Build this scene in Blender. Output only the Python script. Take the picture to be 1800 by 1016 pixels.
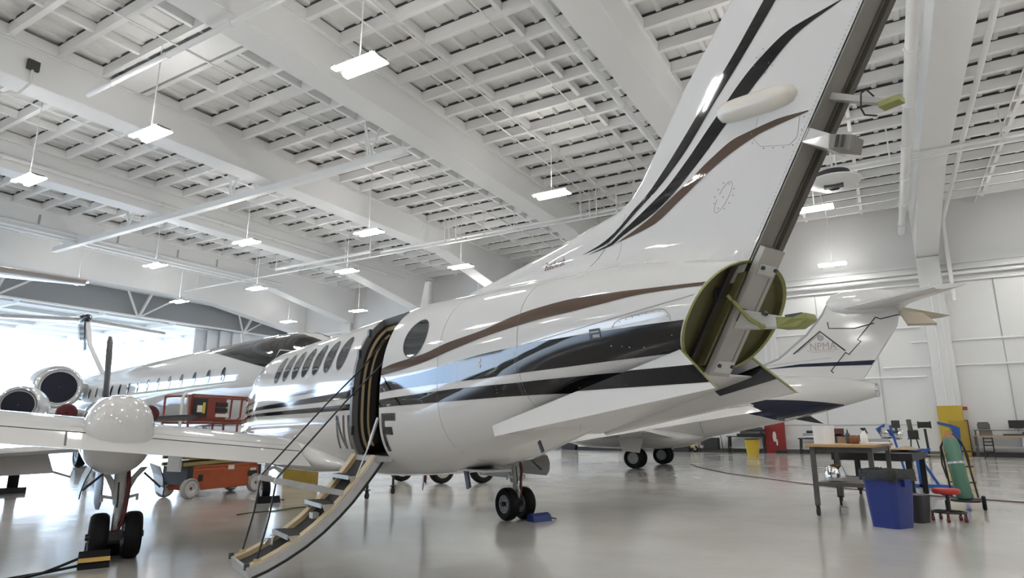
import bpy, math, random
import numpy as np
from math import sin, cos, pi, radians, sqrt, atan2
from mathutils import Vector, Matrix

random.seed(7)
for _o in list(bpy.data.objects):
    bpy.data.objects.remove(_o)
scene = bpy.context.scene
COL = scene.collection

# ------------------------------------------------------------------ camera
CAM_H = 1.36
cam_d = bpy.data.cameras.new('camera')
cam = bpy.data.objects.new('camera', cam_d)
COL.objects.link(cam)
cam_d.sensor_fit = 'HORIZONTAL'
cam_d.sensor_width = 36.0
cam_d.lens = 1105.2 / 1800.0 * 36.0
cam_d.clip_start = 0.05
cam_d.clip_end = 1500
_yaw, _pitch = radians(59.518), radians(12.604)
_F = Vector((sin(_yaw) * cos(_pitch), cos(_yaw) * cos(_pitch), sin(_pitch)))
_R = Vector((cos(_yaw), -sin(_yaw), 0))
_U = _R.cross(_F)
cam.matrix_world = Matrix(((_R.x, _U.x, -_F.x, 0), (_R.y, _U.y, -_F.y, 0), (_R.z, _U.z, -_F.z, CAM_H), (0, 0, 0, 1)))
scene.camera = cam

# ------------------------------------------------------------------ sky, exposure
SKY = 9.0
LAMP = 82.0
world = bpy.data.worlds.new('world')
scene.world = world
world.use_nodes = True
_nt = world.node_tree
_bg = _nt.nodes['Background']
_tc = _nt.nodes.new('ShaderNodeTexCoord')
_no = _nt.nodes.new('ShaderNodeTexNoise')
_no.inputs['Scale'].default_value = 2.2
_no.inputs['Detail'].default_value = 4
_cr = _nt.nodes.new('ShaderNodeValToRGB')
_cr.color_ramp.elements[0].position = 0.40
_cr.color_ramp.elements[0].color = (0.50, 0.70, 1.0, 1)
_cr.color_ramp.elements[1].position = 0.62
_cr.color_ramp.elements[1].color = (0.78, 0.90, 1.0, 1)
_nt.links.new(_tc.outputs['Generated'], _no.inputs['Vector'])
_nt.links.new(_no.outputs['Fac'], _cr.inputs['Fac'])
_nt.links.new(_cr.outputs['Color'], _bg.inputs['Color'])
_bg.inputs['Strength'].default_value = SKY
vs = scene.view_settings
vs.view_transform = 'Standard'
vs.look = 'None'
vs.exposure = 0.20
vs.gamma = 1.0
vs.use_curve_mapping = False
scene.cycles.use_denoising = True
scene.cycles.max_bounces = 8
scene.cycles.diffuse_bounces = 5
scene.cycles.glossy_bounces = 4
scene.cycles.caustics_reflective = False
scene.cycles.caustics_refractive = False

# ------------------------------------------------------------------ materials
MATS = {}

def mat(name, col, rough=0.5, metal=0.0, coat=0.0, noise=0.0, nscale=6.0, emit=None, bump=0.0, spec=0.5, trans=0.0):
    if name in MATS:
        return MATS[name]
    m = bpy.data.materials.new(name)
    m.use_nodes = True
    nt = m.node_tree
    b = nt.nodes['Principled BSDF']
    b.inputs['Base Color'].default_value = (col[0], col[1], col[2], 1)
    b.inputs['Roughness'].default_value = rough
    b.inputs['Metallic'].default_value = metal
    b.inputs['Coat Weight'].default_value = coat
    b.inputs['Coat Roughness'].default_value = 0.02
    b.inputs['Specular IOR Level'].default_value = spec
    b.inputs['Transmission Weight'].default_value = trans
    if emit:
        b.inputs['Emission Color'].default_value = (emit[0], emit[1], emit[2], 1)
        b.inputs['Emission Strength'].default_value = emit[3]
    tc = nt.nodes.new('ShaderNodeTexCoord')
    n = nt.nodes.new('ShaderNodeTexNoise')
    n.inputs['Scale'].default_value = nscale
    n.inputs['Detail'].default_value = 5
    nt.links.new(tc.outputs['Object'], n.inputs['Vector'])
    if noise > 0:
        mx = nt.nodes.new('ShaderNodeMixRGB')
        mx.inputs['Color1'].default_value = tuple(max(0, c * (1 - noise)) for c in col) + (1,)
        mx.inputs['Color2'].default_value = tuple(min(1, c * (1 + noise * .6)) for c in col) + (1,)
        nt.links.new(n.outputs['Fac'], mx.inputs['Fac'])
        nt.links.new(mx.outputs['Color'], b.inputs['Base Color'])
    if bump > 0:
        bp = nt.nodes.new('ShaderNodeBump')
        bp.inputs['Strength'].default_value = bump
        bp.inputs['Distance'].default_value = 0.02
        nt.links.new(n.outputs['Fac'], bp.inputs['Height'])
        nt.links.new(bp.outputs['Normal'], b.inputs['Normal'])
    MATS[name] = m
    return m

WHITE = mat('paint_white', (.60, .595, .585), .06, noise=.03, nscale=1.5)
BLACK = mat('paint_black', (.004, .004, .005), .05)
BROWN = mat('paint_bronze', (.085, .055, .040), .06)
NAVY = mat('paint_navy', (.006, .011, .032), .08)
REGGREY = mat('paint_graphite', (.04, .04, .042), .1)
GLASS = mat('window_glass', (.018, .022, .027), .03, spec=.6)
SEAL = mat('window_seal', (.01, .01, .01), .5)
PRIMER = mat('olive_primer', (.085, .078, .028), .55, noise=.35, nscale=9)
PRIMLT = mat('green_primer', (.24, .25, .075), .5, noise=.3, nscale=14)
SPARM = mat('spar_grey', (.20, .19, .17), .5, noise=.25, nscale=6)
SPARD = mat('spar_dark', (.085, .078, .064), .5, noise=.3, nscale=6)
SPARL = mat('spar_plate_grey', (.36, .355, .33), .45, noise=.2, nscale=5)
METAL = mat('brushed_metal', (.55, .55, .56), .3, metal=1.0, noise=.15, nscale=20)
CHROME = mat('polished_metal', (.8, .8, .82), .08, metal=1.0)
DMETAL = mat('dark_metal', (.07, .07, .072), .4, metal=.6, noise=.2, nscale=12)
GREYP = mat('gear_grey', (.50, .51, .50), .35, noise=.12, nscale=8)
RUBBER = mat('tyre_rubber', (.005, .005, .0055), .65, noise=.3, nscale=20, bump=.2, spec=.25)
HUBM = mat('wheel_hub', (.34, .34, .33), .4, noise=.2, nscale=20)
REDH = mat('hydraulic_hose_red', (.10, .012, .015), .5)
MAROON = mat('maroon_cover', (.085, .010, .018), .75, noise=.2, nscale=12)
BCLOTH = mat('navy_cover', (.006, .008, .02), .75, noise=.2, nscale=12)
TAN = mat('tan_trim', (.47, .37, .22), .45, noise=.15, nscale=9)
TREAD = mat('black_tread', (.011, .011, .012), .75, noise=.3, nscale=60, bump=.3)
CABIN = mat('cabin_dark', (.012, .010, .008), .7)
ALUM = mat('stair_aluminium', (.44, .44, .44), .4, metal=.35, noise=.2, nscale=14)
CABLE = mat('black_cable', (.008, .008, .008), .5)
WALLM = mat('wall_white', (.72, .72, .71), .55, noise=.05, nscale=.35)
UPWALL = mat('upper_wall_paint', (.70, .70, .70), .6, noise=.05, nscale=.3)
CEILM = mat('ceiling_deck_paint', (.78, .78, .765), .6, noise=.08, nscale=.4)
JOISTM = mat('joist_paint', (.88, .88, .875), .55, noise=.06, nscale=.6)
GIRDM = mat('girder_paint', (.88, .88, .875), .5, noise=.05, nscale=.25)
PIPEM = mat('pipe_paint', (.85, .85, .845), .45, noise=.05, nscale=2)
STEEL_GAPSHADE = mat('dark_steel_gap_shade', (.05, .05, .055), .6)  # dark steel parts, and the painted gap shade on the joists
TUBE = mat('light_tube', (1, 1, 1), .5, emit=(1.0, .98, .95, LAMP))
HOUSING = mat('light_housing', (.22, .22, .22), .5)
WOOD = mat('bench_wood', (.42, .27, .12), .45, noise=.25, nscale=14)
STEELG = mat('bench_steel', (.10, .10, .098), .4, metal=.3, noise=.2, nscale=12)
BLUEP = mat('bin_blue', (.012, .03, .19), .4, noise=.1, nscale=7)
BLUES = mat('stand_blue', (.012, .075, .32), .4, noise=.1, nscale=7)
LINER = mat('bin_liner', (.008, .008, .008), .25, bump=.6, nscale=18)
GREENC = mat('cylinder_green', (.085, .20, .14), .3, noise=.1, nscale=4)
ORANGE = mat('lift_orange', (.36, .075, .020), .45, noise=.2, nscale=5)
LREDC = mat('cage_red', (.20, .035, .022), .4, noise=.15, nscale=6)
LTAN = mat('scissor_yellow', (.30, .25, .085), .45, noise=.25, nscale=7)
REDP = mat('door_red', (.24, .012, .010), .45, noise=.08, nscale=2)
REDS = mat('stool_red', (.38, .018, .015), .4)
YELP = mat('column_yellow', (.50, .35, .03), .5, noise=.1, nscale=2)
YBIN = mat('bin_yellow', (.62, .44, .04), .45, noise=.1, nscale=4)
PAPER = mat('paper_white', (.80, .79, .77), .7, noise=.04)
KRAFT = mat('kraft_paper', (.36, .26, .16), .8, noise=.25, nscale=9)
BLKP = mat('black_paint', (.014, .014, .015), .5, noise=.2, nscale=10)
GREYW = mat('light_grey_paint', (.42, .43, .43), .5, noise=.1)
AMBER = mat('amber_plastic', (.20, .055, .012), .3)
LABELW = mat('label_white', (.62, .60, .56), .6)
DECALR = mat('decal_maroon', (.07, .008, .012), .4)
DECALK = mat('decal_black', (.015, .015, .015), .4)
DECALG = mat('decal_grey', (.30, .30, .31), .4)
DECALY = mat('decal_gold', (.55, .36, .06), .4)

# floor: grey sealed concrete, glossy with uneven polish
def floor_material():
    m = bpy.data.materials.new('floor_epoxy')
    m.use_nodes = True
    nt = m.node_tree
    b = nt.nodes['Principled BSDF']
    tc = nt.nodes.new('ShaderNodeTexCoord')
    mp = nt.nodes.new('ShaderNodeMapping')
    nt.links.new(tc.outputs['Object'], mp.inputs['Vector'])
    n1 = nt.nodes.new('ShaderNodeTexNoise'); n1.inputs['Scale'].default_value = .55; n1.inputs['Detail'].default_value = 6
    n2 = nt.nodes.new('ShaderNodeTexNoise'); n2.inputs['Scale'].default_value = 1.7; n2.inputs['Detail'].default_value = 3
    for n in (n1, n2):
        nt.links.new(mp.outputs['Vector'], n.inputs['Vector'])
    cr = nt.nodes.new('ShaderNodeValToRGB')
    cr.color_ramp.elements[0].position = .3; cr.color_ramp.elements[0].color = (.46, .445, .42, 1)
    cr.color_ramp.elements[1].position = .7; cr.color_ramp.elements[1].color = (.54, .52, .495, 1)
    nt.links.new(n1.outputs['Fac'], cr.inputs['Fac'])
    nt.links.new(cr.outputs['Color'], b.inputs['Base Color'])
    mr = nt.nodes.new('ShaderNodeMapRange')
    mr.inputs['To Min'].default_value = .09; mr.inputs['To Max'].default_value = .2
    nt.links.new(n1.outputs['Fac'], mr.inputs['Value'])
    nt.links.new(mr.outputs['Result'], b.inputs['Roughness'])
    bp = nt.nodes.new('ShaderNodeBump'); bp.inputs['Strength'].default_value = .22; bp.inputs['Distance'].default_value = .02
    nt.links.new(n2.outputs['Fac'], bp.inputs['Height'])
    nt.links.new(bp.outputs['Normal'], b.inputs['Normal'])
    b.inputs['Specular IOR Level'].default_value = .6
    MATS['floor'] = m
    return m
FLOORM = floor_material()
APRON = mat('apron_concrete', (.42, .41, .39), .8, noise=.15, nscale=.2)
GRASS = mat('field_grass', (.20, .24, .07), .9, noise=.3, nscale=.1)
LEAF = mat('tree_foliage', (.018, .03, .012), .9, noise=.4, nscale=.5)

# ------------------------------------------------------------------ mesh tools
class MB:
    def __init__(s):
        s.v = []; s.f = []; s.m = []
    def add(s, vs, fs, m=0):
        o = len(s.v)
        s.v.extend([tuple(map(float, p)) for p in vs])
        for f in fs:
            s.f.append(tuple(i + o for i in f)); s.m.append(m)
        return s
    def box(s, c, d, rz=0.0, m=0, R=None):
        hx, hy, hz = d[0] / 2, d[1] / 2, d[2] / 2
        vs = []
        for x, y, z in ((-hx, -hy, -hz), (hx, -hy, -hz), (hx, hy, -hz), (-hx, hy, -hz), (-hx, -hy, hz), (hx, -hy, hz), (hx, hy, hz), (-hx, hy, hz)):
            p = Vector((x, y, z))
            if R is not None:
                p = R @ p
            elif rz:
                p = Vector((x * cos(rz) - y * sin(rz), x * sin(rz) + y * cos(rz), z))
            vs.append((p.x + c[0], p.y + c[1], p.z + c[2]))
        return s.add(vs, [(0, 3, 2, 1), (4, 5, 6, 7), (0, 1, 5, 4), (1, 2, 6, 5), (2, 3, 7, 6), (3, 0, 4, 7)], m)
    def beam(s, p0, p1, w, h, m=0, up=(0, 0, 1)):
        a, b = Vector(p0), Vector(p1)
        d = (b - a); L = d.length; d.normalize()
        u = Vector(up)
        if abs(d.dot(u)) > .98:
            u = Vector((1, 0, 0))
        y = u.cross(d).normalized(); z = d.cross(y)
        R = Matrix((d, y, z)).transposed()
        return s.box((a + b) / 2, (L, w, h), m=m, R=R)
    def cyl(s, p0, p1, r0, r1=None, n=12, m=0, caps=True, mc=None):
        r1 = r0 if r1 is None else r1
        a, b = Vector(p0), Vector(p1)
        d = (b - a).normalized()
        u = Vector((0, 0, 1)) if abs(d.z) < .95 else Vector((1, 0, 0))
        x = u.cross(d).normalized(); y = d.cross(x)
        vs = []
        for p, r in ((a, r0), (b, r1)):
            for i in range(n):
                t = 2 * pi * i / n
                vs.append(p + x * (r * cos(t)) + y * (r * sin(t)))
        fs = [(i, (i + 1) % n, n + (i + 1) % n, n + i) for i in range(n)]
        s.add(vs, fs, m)
        if caps:
            s.add(vs[:n], [tuple(range(n - 1, -1, -1))], m if mc is None else mc)
            s.add(vs[n:], [tuple(range(n))], m if mc is None else mc)
        return s
    def lathe(s, prof, o, axis, n=24, m=0, ms=None):
        o = Vector(o); d = Vector(axis).normalized()
        u = Vector((0, 0, 1)) if abs(d.z) < .95 else Vector((1, 0, 0))
        x = u.cross(d).normalized(); y = d.cross(x)
        base = len(s.v)
        for r, h in prof:
            for i in range(n):
                t = 2 * pi * i / n
                p = o + d * h + x * (r * cos(t)) + y * (r * sin(t))
                s.v.append((p.x, p.y, p.z))
        for k in range(len(prof) - 1):
            for i in range(n):
                a = base + k * n + i; b = base + k * n + (i + 1) % n
                s.f.append((a, b, b + n, a + n)); s.m.append(m if ms is None else ms[k])
        return s
    def tube(s, pts, r, n=8, m=0, closed=False):
        P = [Vector(p) for p in pts]
        rings = []
        prev = None
        for i, p in enumerate(P):
            if i == 0: d = P[1] - P[0]
            elif i == len(P) - 1: d = P[-1] - P[-2]
            else: d = (P[i + 1] - P[i]).normalized() + (P[i] - P[i - 1]).normalized()
            d.normalize()
            if prev is None:
                u = Vector((0, 0, 1)) if abs(d.z) < .9 else Vector((1, 0, 0))
                x = u.cross(d).normalized()
            else:
                x = (prev - d * prev.dot(d)).normalized()
            prev = x; y = d.cross(x)
            rr = r[i] if isinstance(r, (list, tuple)) else r
            rings.append([p + x * (rr * cos(2 * pi * k / n)) + y * (rr * sin(2 * pi * k / n)) for k in range(n)])
        return s.loft(rings, m)
    def loft(s, rings, m=0, cap0=True, cap1=True, closed=True):
        n = len(rings[0]); base = len(s.v)
        for r in rings:
            s.v.extend([tuple(map(float, p)) for p in r])
        for k in range(len(rings) - 1):
            for i in range(n if closed else n - 1):
                a = base + k * n + i; b = base + k * n + (i + 1) % n
                s.f.append((a, b, b + n, a + n)); s.m.append(m)
        if cap0: s.f.append(tuple(base + i for i in range(n - 1, -1, -1))); s.m.append(m)
        if cap1: s.f.append(tuple(base + (len(rings) - 1) * n + i for i in range(n))); s.m.append(m)
        return s
    def prism(s, poly, off, m=0):
        n = len(poly); o = Vector(off)
        vs = [tuple(p) for p in poly] + [tuple(Vector(p) + o) for p in poly]
        fs = [tuple(range(n - 1, -1, -1)), tuple(range(n, 2 * n))] + [(i, (i + 1) % n, n + (i + 1) % n, n + i) for i in range(n)]
        return s.add(vs, fs, m)
    def grid(s, fn, nu, nv, m=0):
        base = len(s.v)
        for i in range(nu + 1):
            for j in range(nv + 1):
                s.v.append(tuple(map(float, fn(i / nu, j / nv))))
        for i in range(nu):
            for j in range(nv):
                a = base + i * (nv + 1) + j
                s.f.append((a, a + nv + 1, a + nv + 2, a + 1)); s.m.append(m)
        return s
    def ball(s, c, r, n=12, m=0):
        rx, ry, rz = (r, r, r) if not isinstance(r, (tuple, list)) else r
        rings = []
        for k in range(1, n // 2):
            t = pi * k / (n // 2)
            rings.append([(c[0] + rx * sin(t) * cos(2 * pi * i / n), c[1] + ry * sin(t) * sin(2 * pi * i / n), c[2] - rz * cos(t)) for i in range(n)])
        return s.loft(rings, m)

def tag(o, label=None, cat=None, group=None, kind=None):
    if label: o['label'] = label
    if cat: o['category'] = cat
    if group: o['group'] = group
    if kind: o['kind'] = kind
    return o

def recalc(me):
    import bmesh
    bm = bmesh.new(); bm.from_mesh(me)
    bmesh.ops.remove_doubles(bm, verts=bm.verts, dist=1e-5)
    bmesh.ops.recalc_face_normals(bm, faces=bm.faces)
    bm.to_mesh(me); bm.free()

def obj(name, mb, mats, parent=None, smooth=None, label=None, cat=None, group=None, kind=None, loc=None, rz=None, bevel=0, fix=True):
    me = bpy.data.meshes.new(name)
    me.from_pydata(mb.v, [], mb.f)
    if not isinstance(mats, (list, tuple)):
        mats = [mats]
    for m in mats:
        me.materials.append(m)
    if len(mats) > 1:
        me.polygons.foreach_set('material_index', mb.m)
    if fix:
        recalc(me)
    if smooth is not None:
        me.polygons.foreach_set('use_smooth', [True] * len(me.polygons))
        me.set_sharp_from_angle(angle=radians(smooth))
    me.update()
    o = bpy.data.objects.new(name, me)
    COL.objects.link(o)
    if parent: o.parent = parent
    if loc: o.location = loc
    if rz is not None: o.rotation_euler = (0, 0, rz)
    if bevel:
        bv = o.modifiers.new('bevel', 'BEVEL'); bv.width = bevel; bv.segments = 2; bv.limit_method = 'ANGLE'
    return tag(o, label, cat, group, kind)

def empty(name, loc=(0, 0, 0), rz=0, label=None, cat=None, group=None):
    o = bpy.data.objects.new(name, None)
    COL.objects.link(o)
    o.location = loc; o.rotation_euler = (0, 0, rz)
    o.empty_display_size = .2
    return tag(o, label, cat, group)

def link_copy(o, parent=None, loc=None, rz=None):
    c = o.copy(); COL.objects.link(c); c.parent = parent
    if loc is not None: c.location = loc
    if rz is not None: c.rotation_euler = (0, 0, rz)
    return c

def copy_tree(o, parent=None, loc=None, rz=None):
    c = link_copy(o, parent, loc, rz)
    for ch in list(o.children):
        copy_tree(ch, c)
    return c

def text_mesh(txt, size=1.0, shear=0.0, xs=1.0):
    """flat letters as (verts, faces) with the origin at the lower left"""
    cu = bpy.data.curves.new('letters', 'FONT')
    cu.body = txt; cu.size = size; cu.shear = shear; cu.resolution_u = 3
    t = bpy.data.objects.new('letters', cu)
    COL.objects.link(t)
    me = bpy.data.meshes.new_from_object(t.evaluated_get(bpy.context.evaluated_depsgraph_get()))
    vs = [(v.co.x * xs, v.co.y) for v in me.vertices]
    fs = [tuple(p.vertices) for p in me.polygons]
    bpy.data.objects.remove(t); bpy.data.curves.remove(cu); bpy.data.meshes.remove(me)
    return vs, fs
# ------------------------------------------------------------------ hangar
WX = 41.5           # right-hand wall
X0, Y0, Y1 = -34.0, -24.0, 50.0
ZD = 14.27          # deck underside
GY = [-20.6, -11.7, -2.8, 6.02, 14.93, 23.82, 32.75, 41.75]   # girder centre lines
GW = 1.07

obj('floor', MB().box(((X0 + WX) / 2, (Y0 + Y1) / 2, -.1), (WX - X0, Y1 - Y0, .2)), FLOORM, kind='structure')
wr = obj('wall_right', MB().box((WX + .15, (Y0 + Y1) / 2, 5.0), (.3, Y1 - Y0, 10.0)).box((WX + .15, (Y0 + Y1) / 2, 12.2), (.3, Y1 - Y0, 4.4), m=1), [WALLM, UPWALL], kind='structure')
obj('wall_back', MB().box(((X0 + WX) / 2, Y0 - .15, 7.2), (WX - X0, .3, 14.4)), WALLM, kind='structure')
obj('wall_left', MB().box((X0 - .15, (Y0 + Y1) / 2, 7.2), (.3, Y1 - Y0, 14.4)), WALLM, kind='structure')
obj('wall_front', MB().box(((X0 + WX) / 2, Y1 + .15, 12.2), (WX - X0, .3, 4.4)), mat('header_backlit_shade', (.36, .38, .40), .6), kind='structure')  # header darkened in its colour to stand for backlit shade
obj('baseboard_right', MB().box((WX - .02, (Y0 + Y1) / 2, .11), (.04, Y1 - Y0, .22)), mat('baseboard_grey', (.13, .13, .13), .6), kind='structure')

# ledge, pipe run and conduits on the right wall
obj('wall_ledge', MB().box((WX - .12, (Y0 + Y1) / 2, 10.02), (.24, Y1 - Y0, .16)).box((WX - .05, (Y0 + Y1) / 2, 10.35), (.1, Y1 - Y0, .05)), WALLM, wr)
obj('wall_pipe', MB().cyl((WX - .3, Y0, 9.72), (WX - .3, Y1, 9.72), .09), PIPEM, wr)
obj('wall_pipe', MB().cyl((WX - .12, Y0, 9.35), (WX - .12, Y1, 9.35), .05), PIPEM, wr)
for z, ya, yb in ((4.75, -20, 0), (4.2, -2, 14), (6.95, -2, 8), (6.1, -20, -1.5), (1.62, -1.5, 12)):
    obj('conduit', MB().cyl((WX - .06, ya, z), (WX - .06, yb, z), .045 if z > 2 else .02), PIPEM if z > 2 else GREYW, wr)
for y in (7.2, 3.1, 0.2, -5.6, -9.0, 11.5):
    obj('conduit', MB().cyl((WX - .05, y, 1.2), (WX - .05, y, 9.3), .02), GREYW, wr)
for y in GY:
    c = obj('column', MB().box((WX - .2, y, 5.4), (.4, GW, 10.8)), WALLM, wr)
    if abs(y + 2.8) < .1:
        obj('column_guard', MB().box((WX - .205, y, 1.3), (.42, GW + .02, 2.6)), YELP, wr, label='yellow painted lower part of the wall column')
    if abs(y - 6.02) < .1:
        obj('column_guard', MB().box((WX - .205, y, 1.02), (.42, GW + .02, 2.04)), REDP, wr, label='red painted lower part of the wall column')
        obj('column_sign', MB().ball((WX - .42, y + .02, .95), (.015, .10, .33), 12), LABELW, wr, smooth=60, label='white oval panel on the red column')
        obj('column_sign', MB().ball((WX - .425, y - .1, .62), (.015, .05, .22), 10), LABELW, wr, smooth=60)
    obj('column_conduit', MB().cyl((WX - .43, y + .1, 2.6), (WX - .43, y + .1, 9.3), .03).cyl((WX - .43, y - .25, 2.6), (WX - .43, y - .25, 9.3), .02), PIPEM, wr)

# roof deck: fluted sheet with the flutes running along the girders
def deck():
    mb = MB()
    per, y = .72, Y0
    ys = []
    while y < Y1:
        ys += [(y, ZD), (y + .14, ZD), (y + .18, ZD + .075), (y + per - .04, ZD + .075)]
        y += per
    ys = [(min(a, Y1), b) for a, b in ys] + [(Y1, ZD)]
    for (a, za), (b, zb) in zip(ys[:-1], ys[1:]):
        mb.add([(X0, a, za), (WX, a, za), (WX, b, zb), (X0, b, zb)], [(0, 1, 2, 3)])
    mb.box(((X0 + WX) / 2, (Y0 + Y1) / 2, ZD + .25), (WX - X0, Y1 - Y0, .1))
    return mb
ceil = obj('ceiling', deck(), CEILM, kind='structure')

def girder(y, zb=12.55, ze=10.8):
    prof = [(X0, zb - 1.75), (X0 + 10, zb), (31.5, zb), (WX, ze), (WX, 14.22), (X0, 14.22)]
    mb = MB()
    mb.prism([(x, y - GW / 2, z) for x, z in prof], (0, GW, 0))
    mb.box(((X0 + WX) / 2, y, 14.0), (WX - X0, GW + .22, .42))
    return mb
for y in GY:
    obj('girder', girder(y), GIRDM, ceil, bevel=.03)
obj('girder', girder(48.1, 11.7, 10.2), GIRDM, ceil, bevel=.03)

# joists between the girders, one object each
jm = None
for bi in range(len(GY)):
    ya = GY[bi] + GW / 2
    yb = (GY[bi + 1] if bi + 1 < len(GY) else 48.1) - GW / 2
    if yb < -3.6: continue
    for k in range(-3 if bi > 2 else 3, 24):
        x = 7.35 + 1.45 * k
        if x > WX - .2: continue
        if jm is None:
            jm = obj('joist', MB().box((0, 0, 14.035), (.17, 1, .39)).box((0, 0, 14.285), (.16, 1, .115), m=1), [JOISTM, STEEL_GAPSHADE], ceil)  # dark strip on top paints the shade between joist and deck
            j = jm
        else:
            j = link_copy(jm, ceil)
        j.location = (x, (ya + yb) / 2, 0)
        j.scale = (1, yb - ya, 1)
    for dy in (-1.5, 1.5):
        yy = (ya + yb) / 2 + dy
        mb = MB().box(((X0 + WX) / 2, yy, 14.10), (WX - X0, .15, .30))
        obj('bridging', mb, JOISTM, ceil)

# pipes and channels under the roof
def pipe(name, p0, p1, r, m=PIPEM, n=10, collars=0):
    mb = MB().cyl(p0, p1, r, n=n)
    a, b = Vector(p0), Vector(p1)
    for i in range(collars):
        q = a.lerp(b, (i + .5) / collars); d = (b - a).normalized() * .06
        mb.cyl(q - d, q + d, r * 1.25, n=n)
    return obj(name, mb, m, ceil, smooth=40)
pipe('drain_pipe', (9.3, 22.0, 12.32), (9.3, -20, 12.32), .085, collars=14)
pipe('drain_pipe', (X0, 7.1, 12.85), (38, 7.1, 12.85), .12, collars=18)
pipe('drain_pipe', (X0, -1.72, 12.15), (40.2, -1.72, 12.15), .17, collars=20)
pipe('drain_pipe', (X0, 32.0, 13.0), (37.5, 32.0, 13.0), .11, collars=20)
pipe('drain_pipe', (X0, 40.95, 12.75), (33, 40.95, 12.75), .10, collars=20)
pipe('drain_pipe', (X0, 41.0, 12.35), (33, 41.0, 12.35), .07)
for y, z in ((14.2, 13.66), (23.05, 13.66), (32.0, 13.66), (9.3, 13.72), (11.9, 13.72), (12.6, 13.6), (18.9, 13.72), (27.4, 13.72), (36.6, 13.72), (1.9, 13.7), (-5.4, 13.7)):
    pipe('sprinkler_pipe', (X0, y, z), (WX, y, z), .032, n=6)
# conduit pair across the bays near the haunches, with drop hangers
pipe('conduit_run', (29.1, 49, 12.2), (29.1, -24, 12.2), .055, n=8)
pipe('conduit_run', (29.25, 27.0, 12.48), (29.25, -24, 12.48), .075, n=8)
pipe('conduit_run', (28.9, 36.5, 12.5), (28.9, 27.5, 12.5), .10, n=8)
hm = None
for y in (46, 43.9, 39, 36.8, 34.5, 30, 27.8, 21.5, 19, 17, 12.4, 10, 8.2, 3.2, 0.8, -1.2, -5, -7.5):
    mb = MB().cyl((29.1, y, 12.2), (29.1, y, 14.0), .03, n=6)
    obj('pipe_hanger', mb, PIPEM, ceil)
for (y, l) in ((12.0, .9), (9.9, 1.0), (21.0, .8)):
    obj('unistrut_frame', MB().box((29.1, y, 13.0), (.06, .06, 1.6)).box((29.1, y + l, 13.0), (.06, .06, 1.6)).box((29.1, y + l / 2, 13.2), (.06, l, .06)), PIPEM, ceil)
# square service channel crossing below the girders, hung on V brackets
def channel(x, ya, yb, z):
    mb = MB().box((x, (ya + yb) / 2, z), (.20, abs(yb - ya), .30)).box((x, (ya + yb) / 2, z - .16), (.30, abs(yb - ya), .03))
    return obj('service_channel', mb, PIPEM, ceil)
channel(18.05, 43.8, 15.6, 12.32)
for y in (42.6, 35.6, 33.6, 26.6, 24.8, 17.6):
    obj('channel_bracket', MB().beam((18.05, y, 12.4), (18.05, y - .7, 13.95), .07, .07).beam((18.05, y, 12.4), (18.05, y + .25, 13.95), .10, .07).beam((18.05, y - .2, 12.4), (17.5, y - .2, 13.95), .06, .06), PIPEM, ceil)
# flat pan between two joists at the upper left
obj('flat_pan', MB().box((10.95, 19.4, 13.80), (1.0, 7.8, .06)), GIRDM, ceil)
# conduit drop on the third girder and junction box
obj('junction_box', MB().box((8.1, 23.2, 13.15), (.34, .12, .34)), STEEL_GAPSHADE, ceil)
obj('flexible_conduit', MB().tube([(8.1, 23.2, 13.0), (8.1, 23.18, 12.5), (7.9, 23.4, 12.1), (7.2, 24.2, 12.0), (5.5, 26.5, 12.0), (4.0, 28.5, 12.0)], .04, 6), PIPEM, ceil)
obj('service_channel', MB().box((7.7, 29, 12.2), (.22, 8.5, .26)), PIPEM, ceil)
for y in (25.2, 27.4, 30.5):
    obj('channel_bracket', MB().beam((7.7, y, 12.2), (7.7, y - .3, 13.9), .08, .08).beam((7.7, y + .2, 12.2), (7.7, y + .6, 13.9), .06, .06), PIPEM, ceil)
# slotted openings in the far girder side
for x in (10.5, 16, 20.4, 24.4, 27.4):
    obj('girder_slot', MB().box((x, 41.2, 13.25), (.10, .06, .55)), GREYW, ceil)

# round ceiling heater near the right wall
h = empty('ceiling_heater', (27.2, 0.9, 10.9), label='round white ceiling heater with dark drum hanging beside the right wall girder', cat='heater')
obj('drum', MB().cyl((0, 0, .25), (0, 0, .62), .62, n=24), STEEL_GAPSHADE, h, smooth=40)
obj('dish', MB().lathe([(.2, -.05), (.55, -.02), (1.0, .22), (1.02, .27), (.6, .27)], (0, 0, 0), (0, 0, 1), 28), PIPEM, h, smooth=40)
obj('outlet', MB().box((-.35, 0, -.06), (.3, .7, .10)), STEEL_GAPSHADE, h)
obj('hanger', MB().cyl((.5, 0, .3), (.5, 0, 2.9), .03, n=6).cyl((-.5, 0, .3), (-.5, 0, 2.9), .03, n=6), PIPEM, h)

# pipe along the right-hand girder that drops down the wall beside the column
obj('wall_drop_pipe', MB().tube([(X0, -3.75, 12.7), (20, -3.75, 12.7), (40.6, -3.75, 12.7), (40.95, -3.75, 12.5), (41.05, -3.75, 12.0), (41.05, -3.75, 8.2)], .10, 10), PIPEM, ceil, smooth=50)

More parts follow.
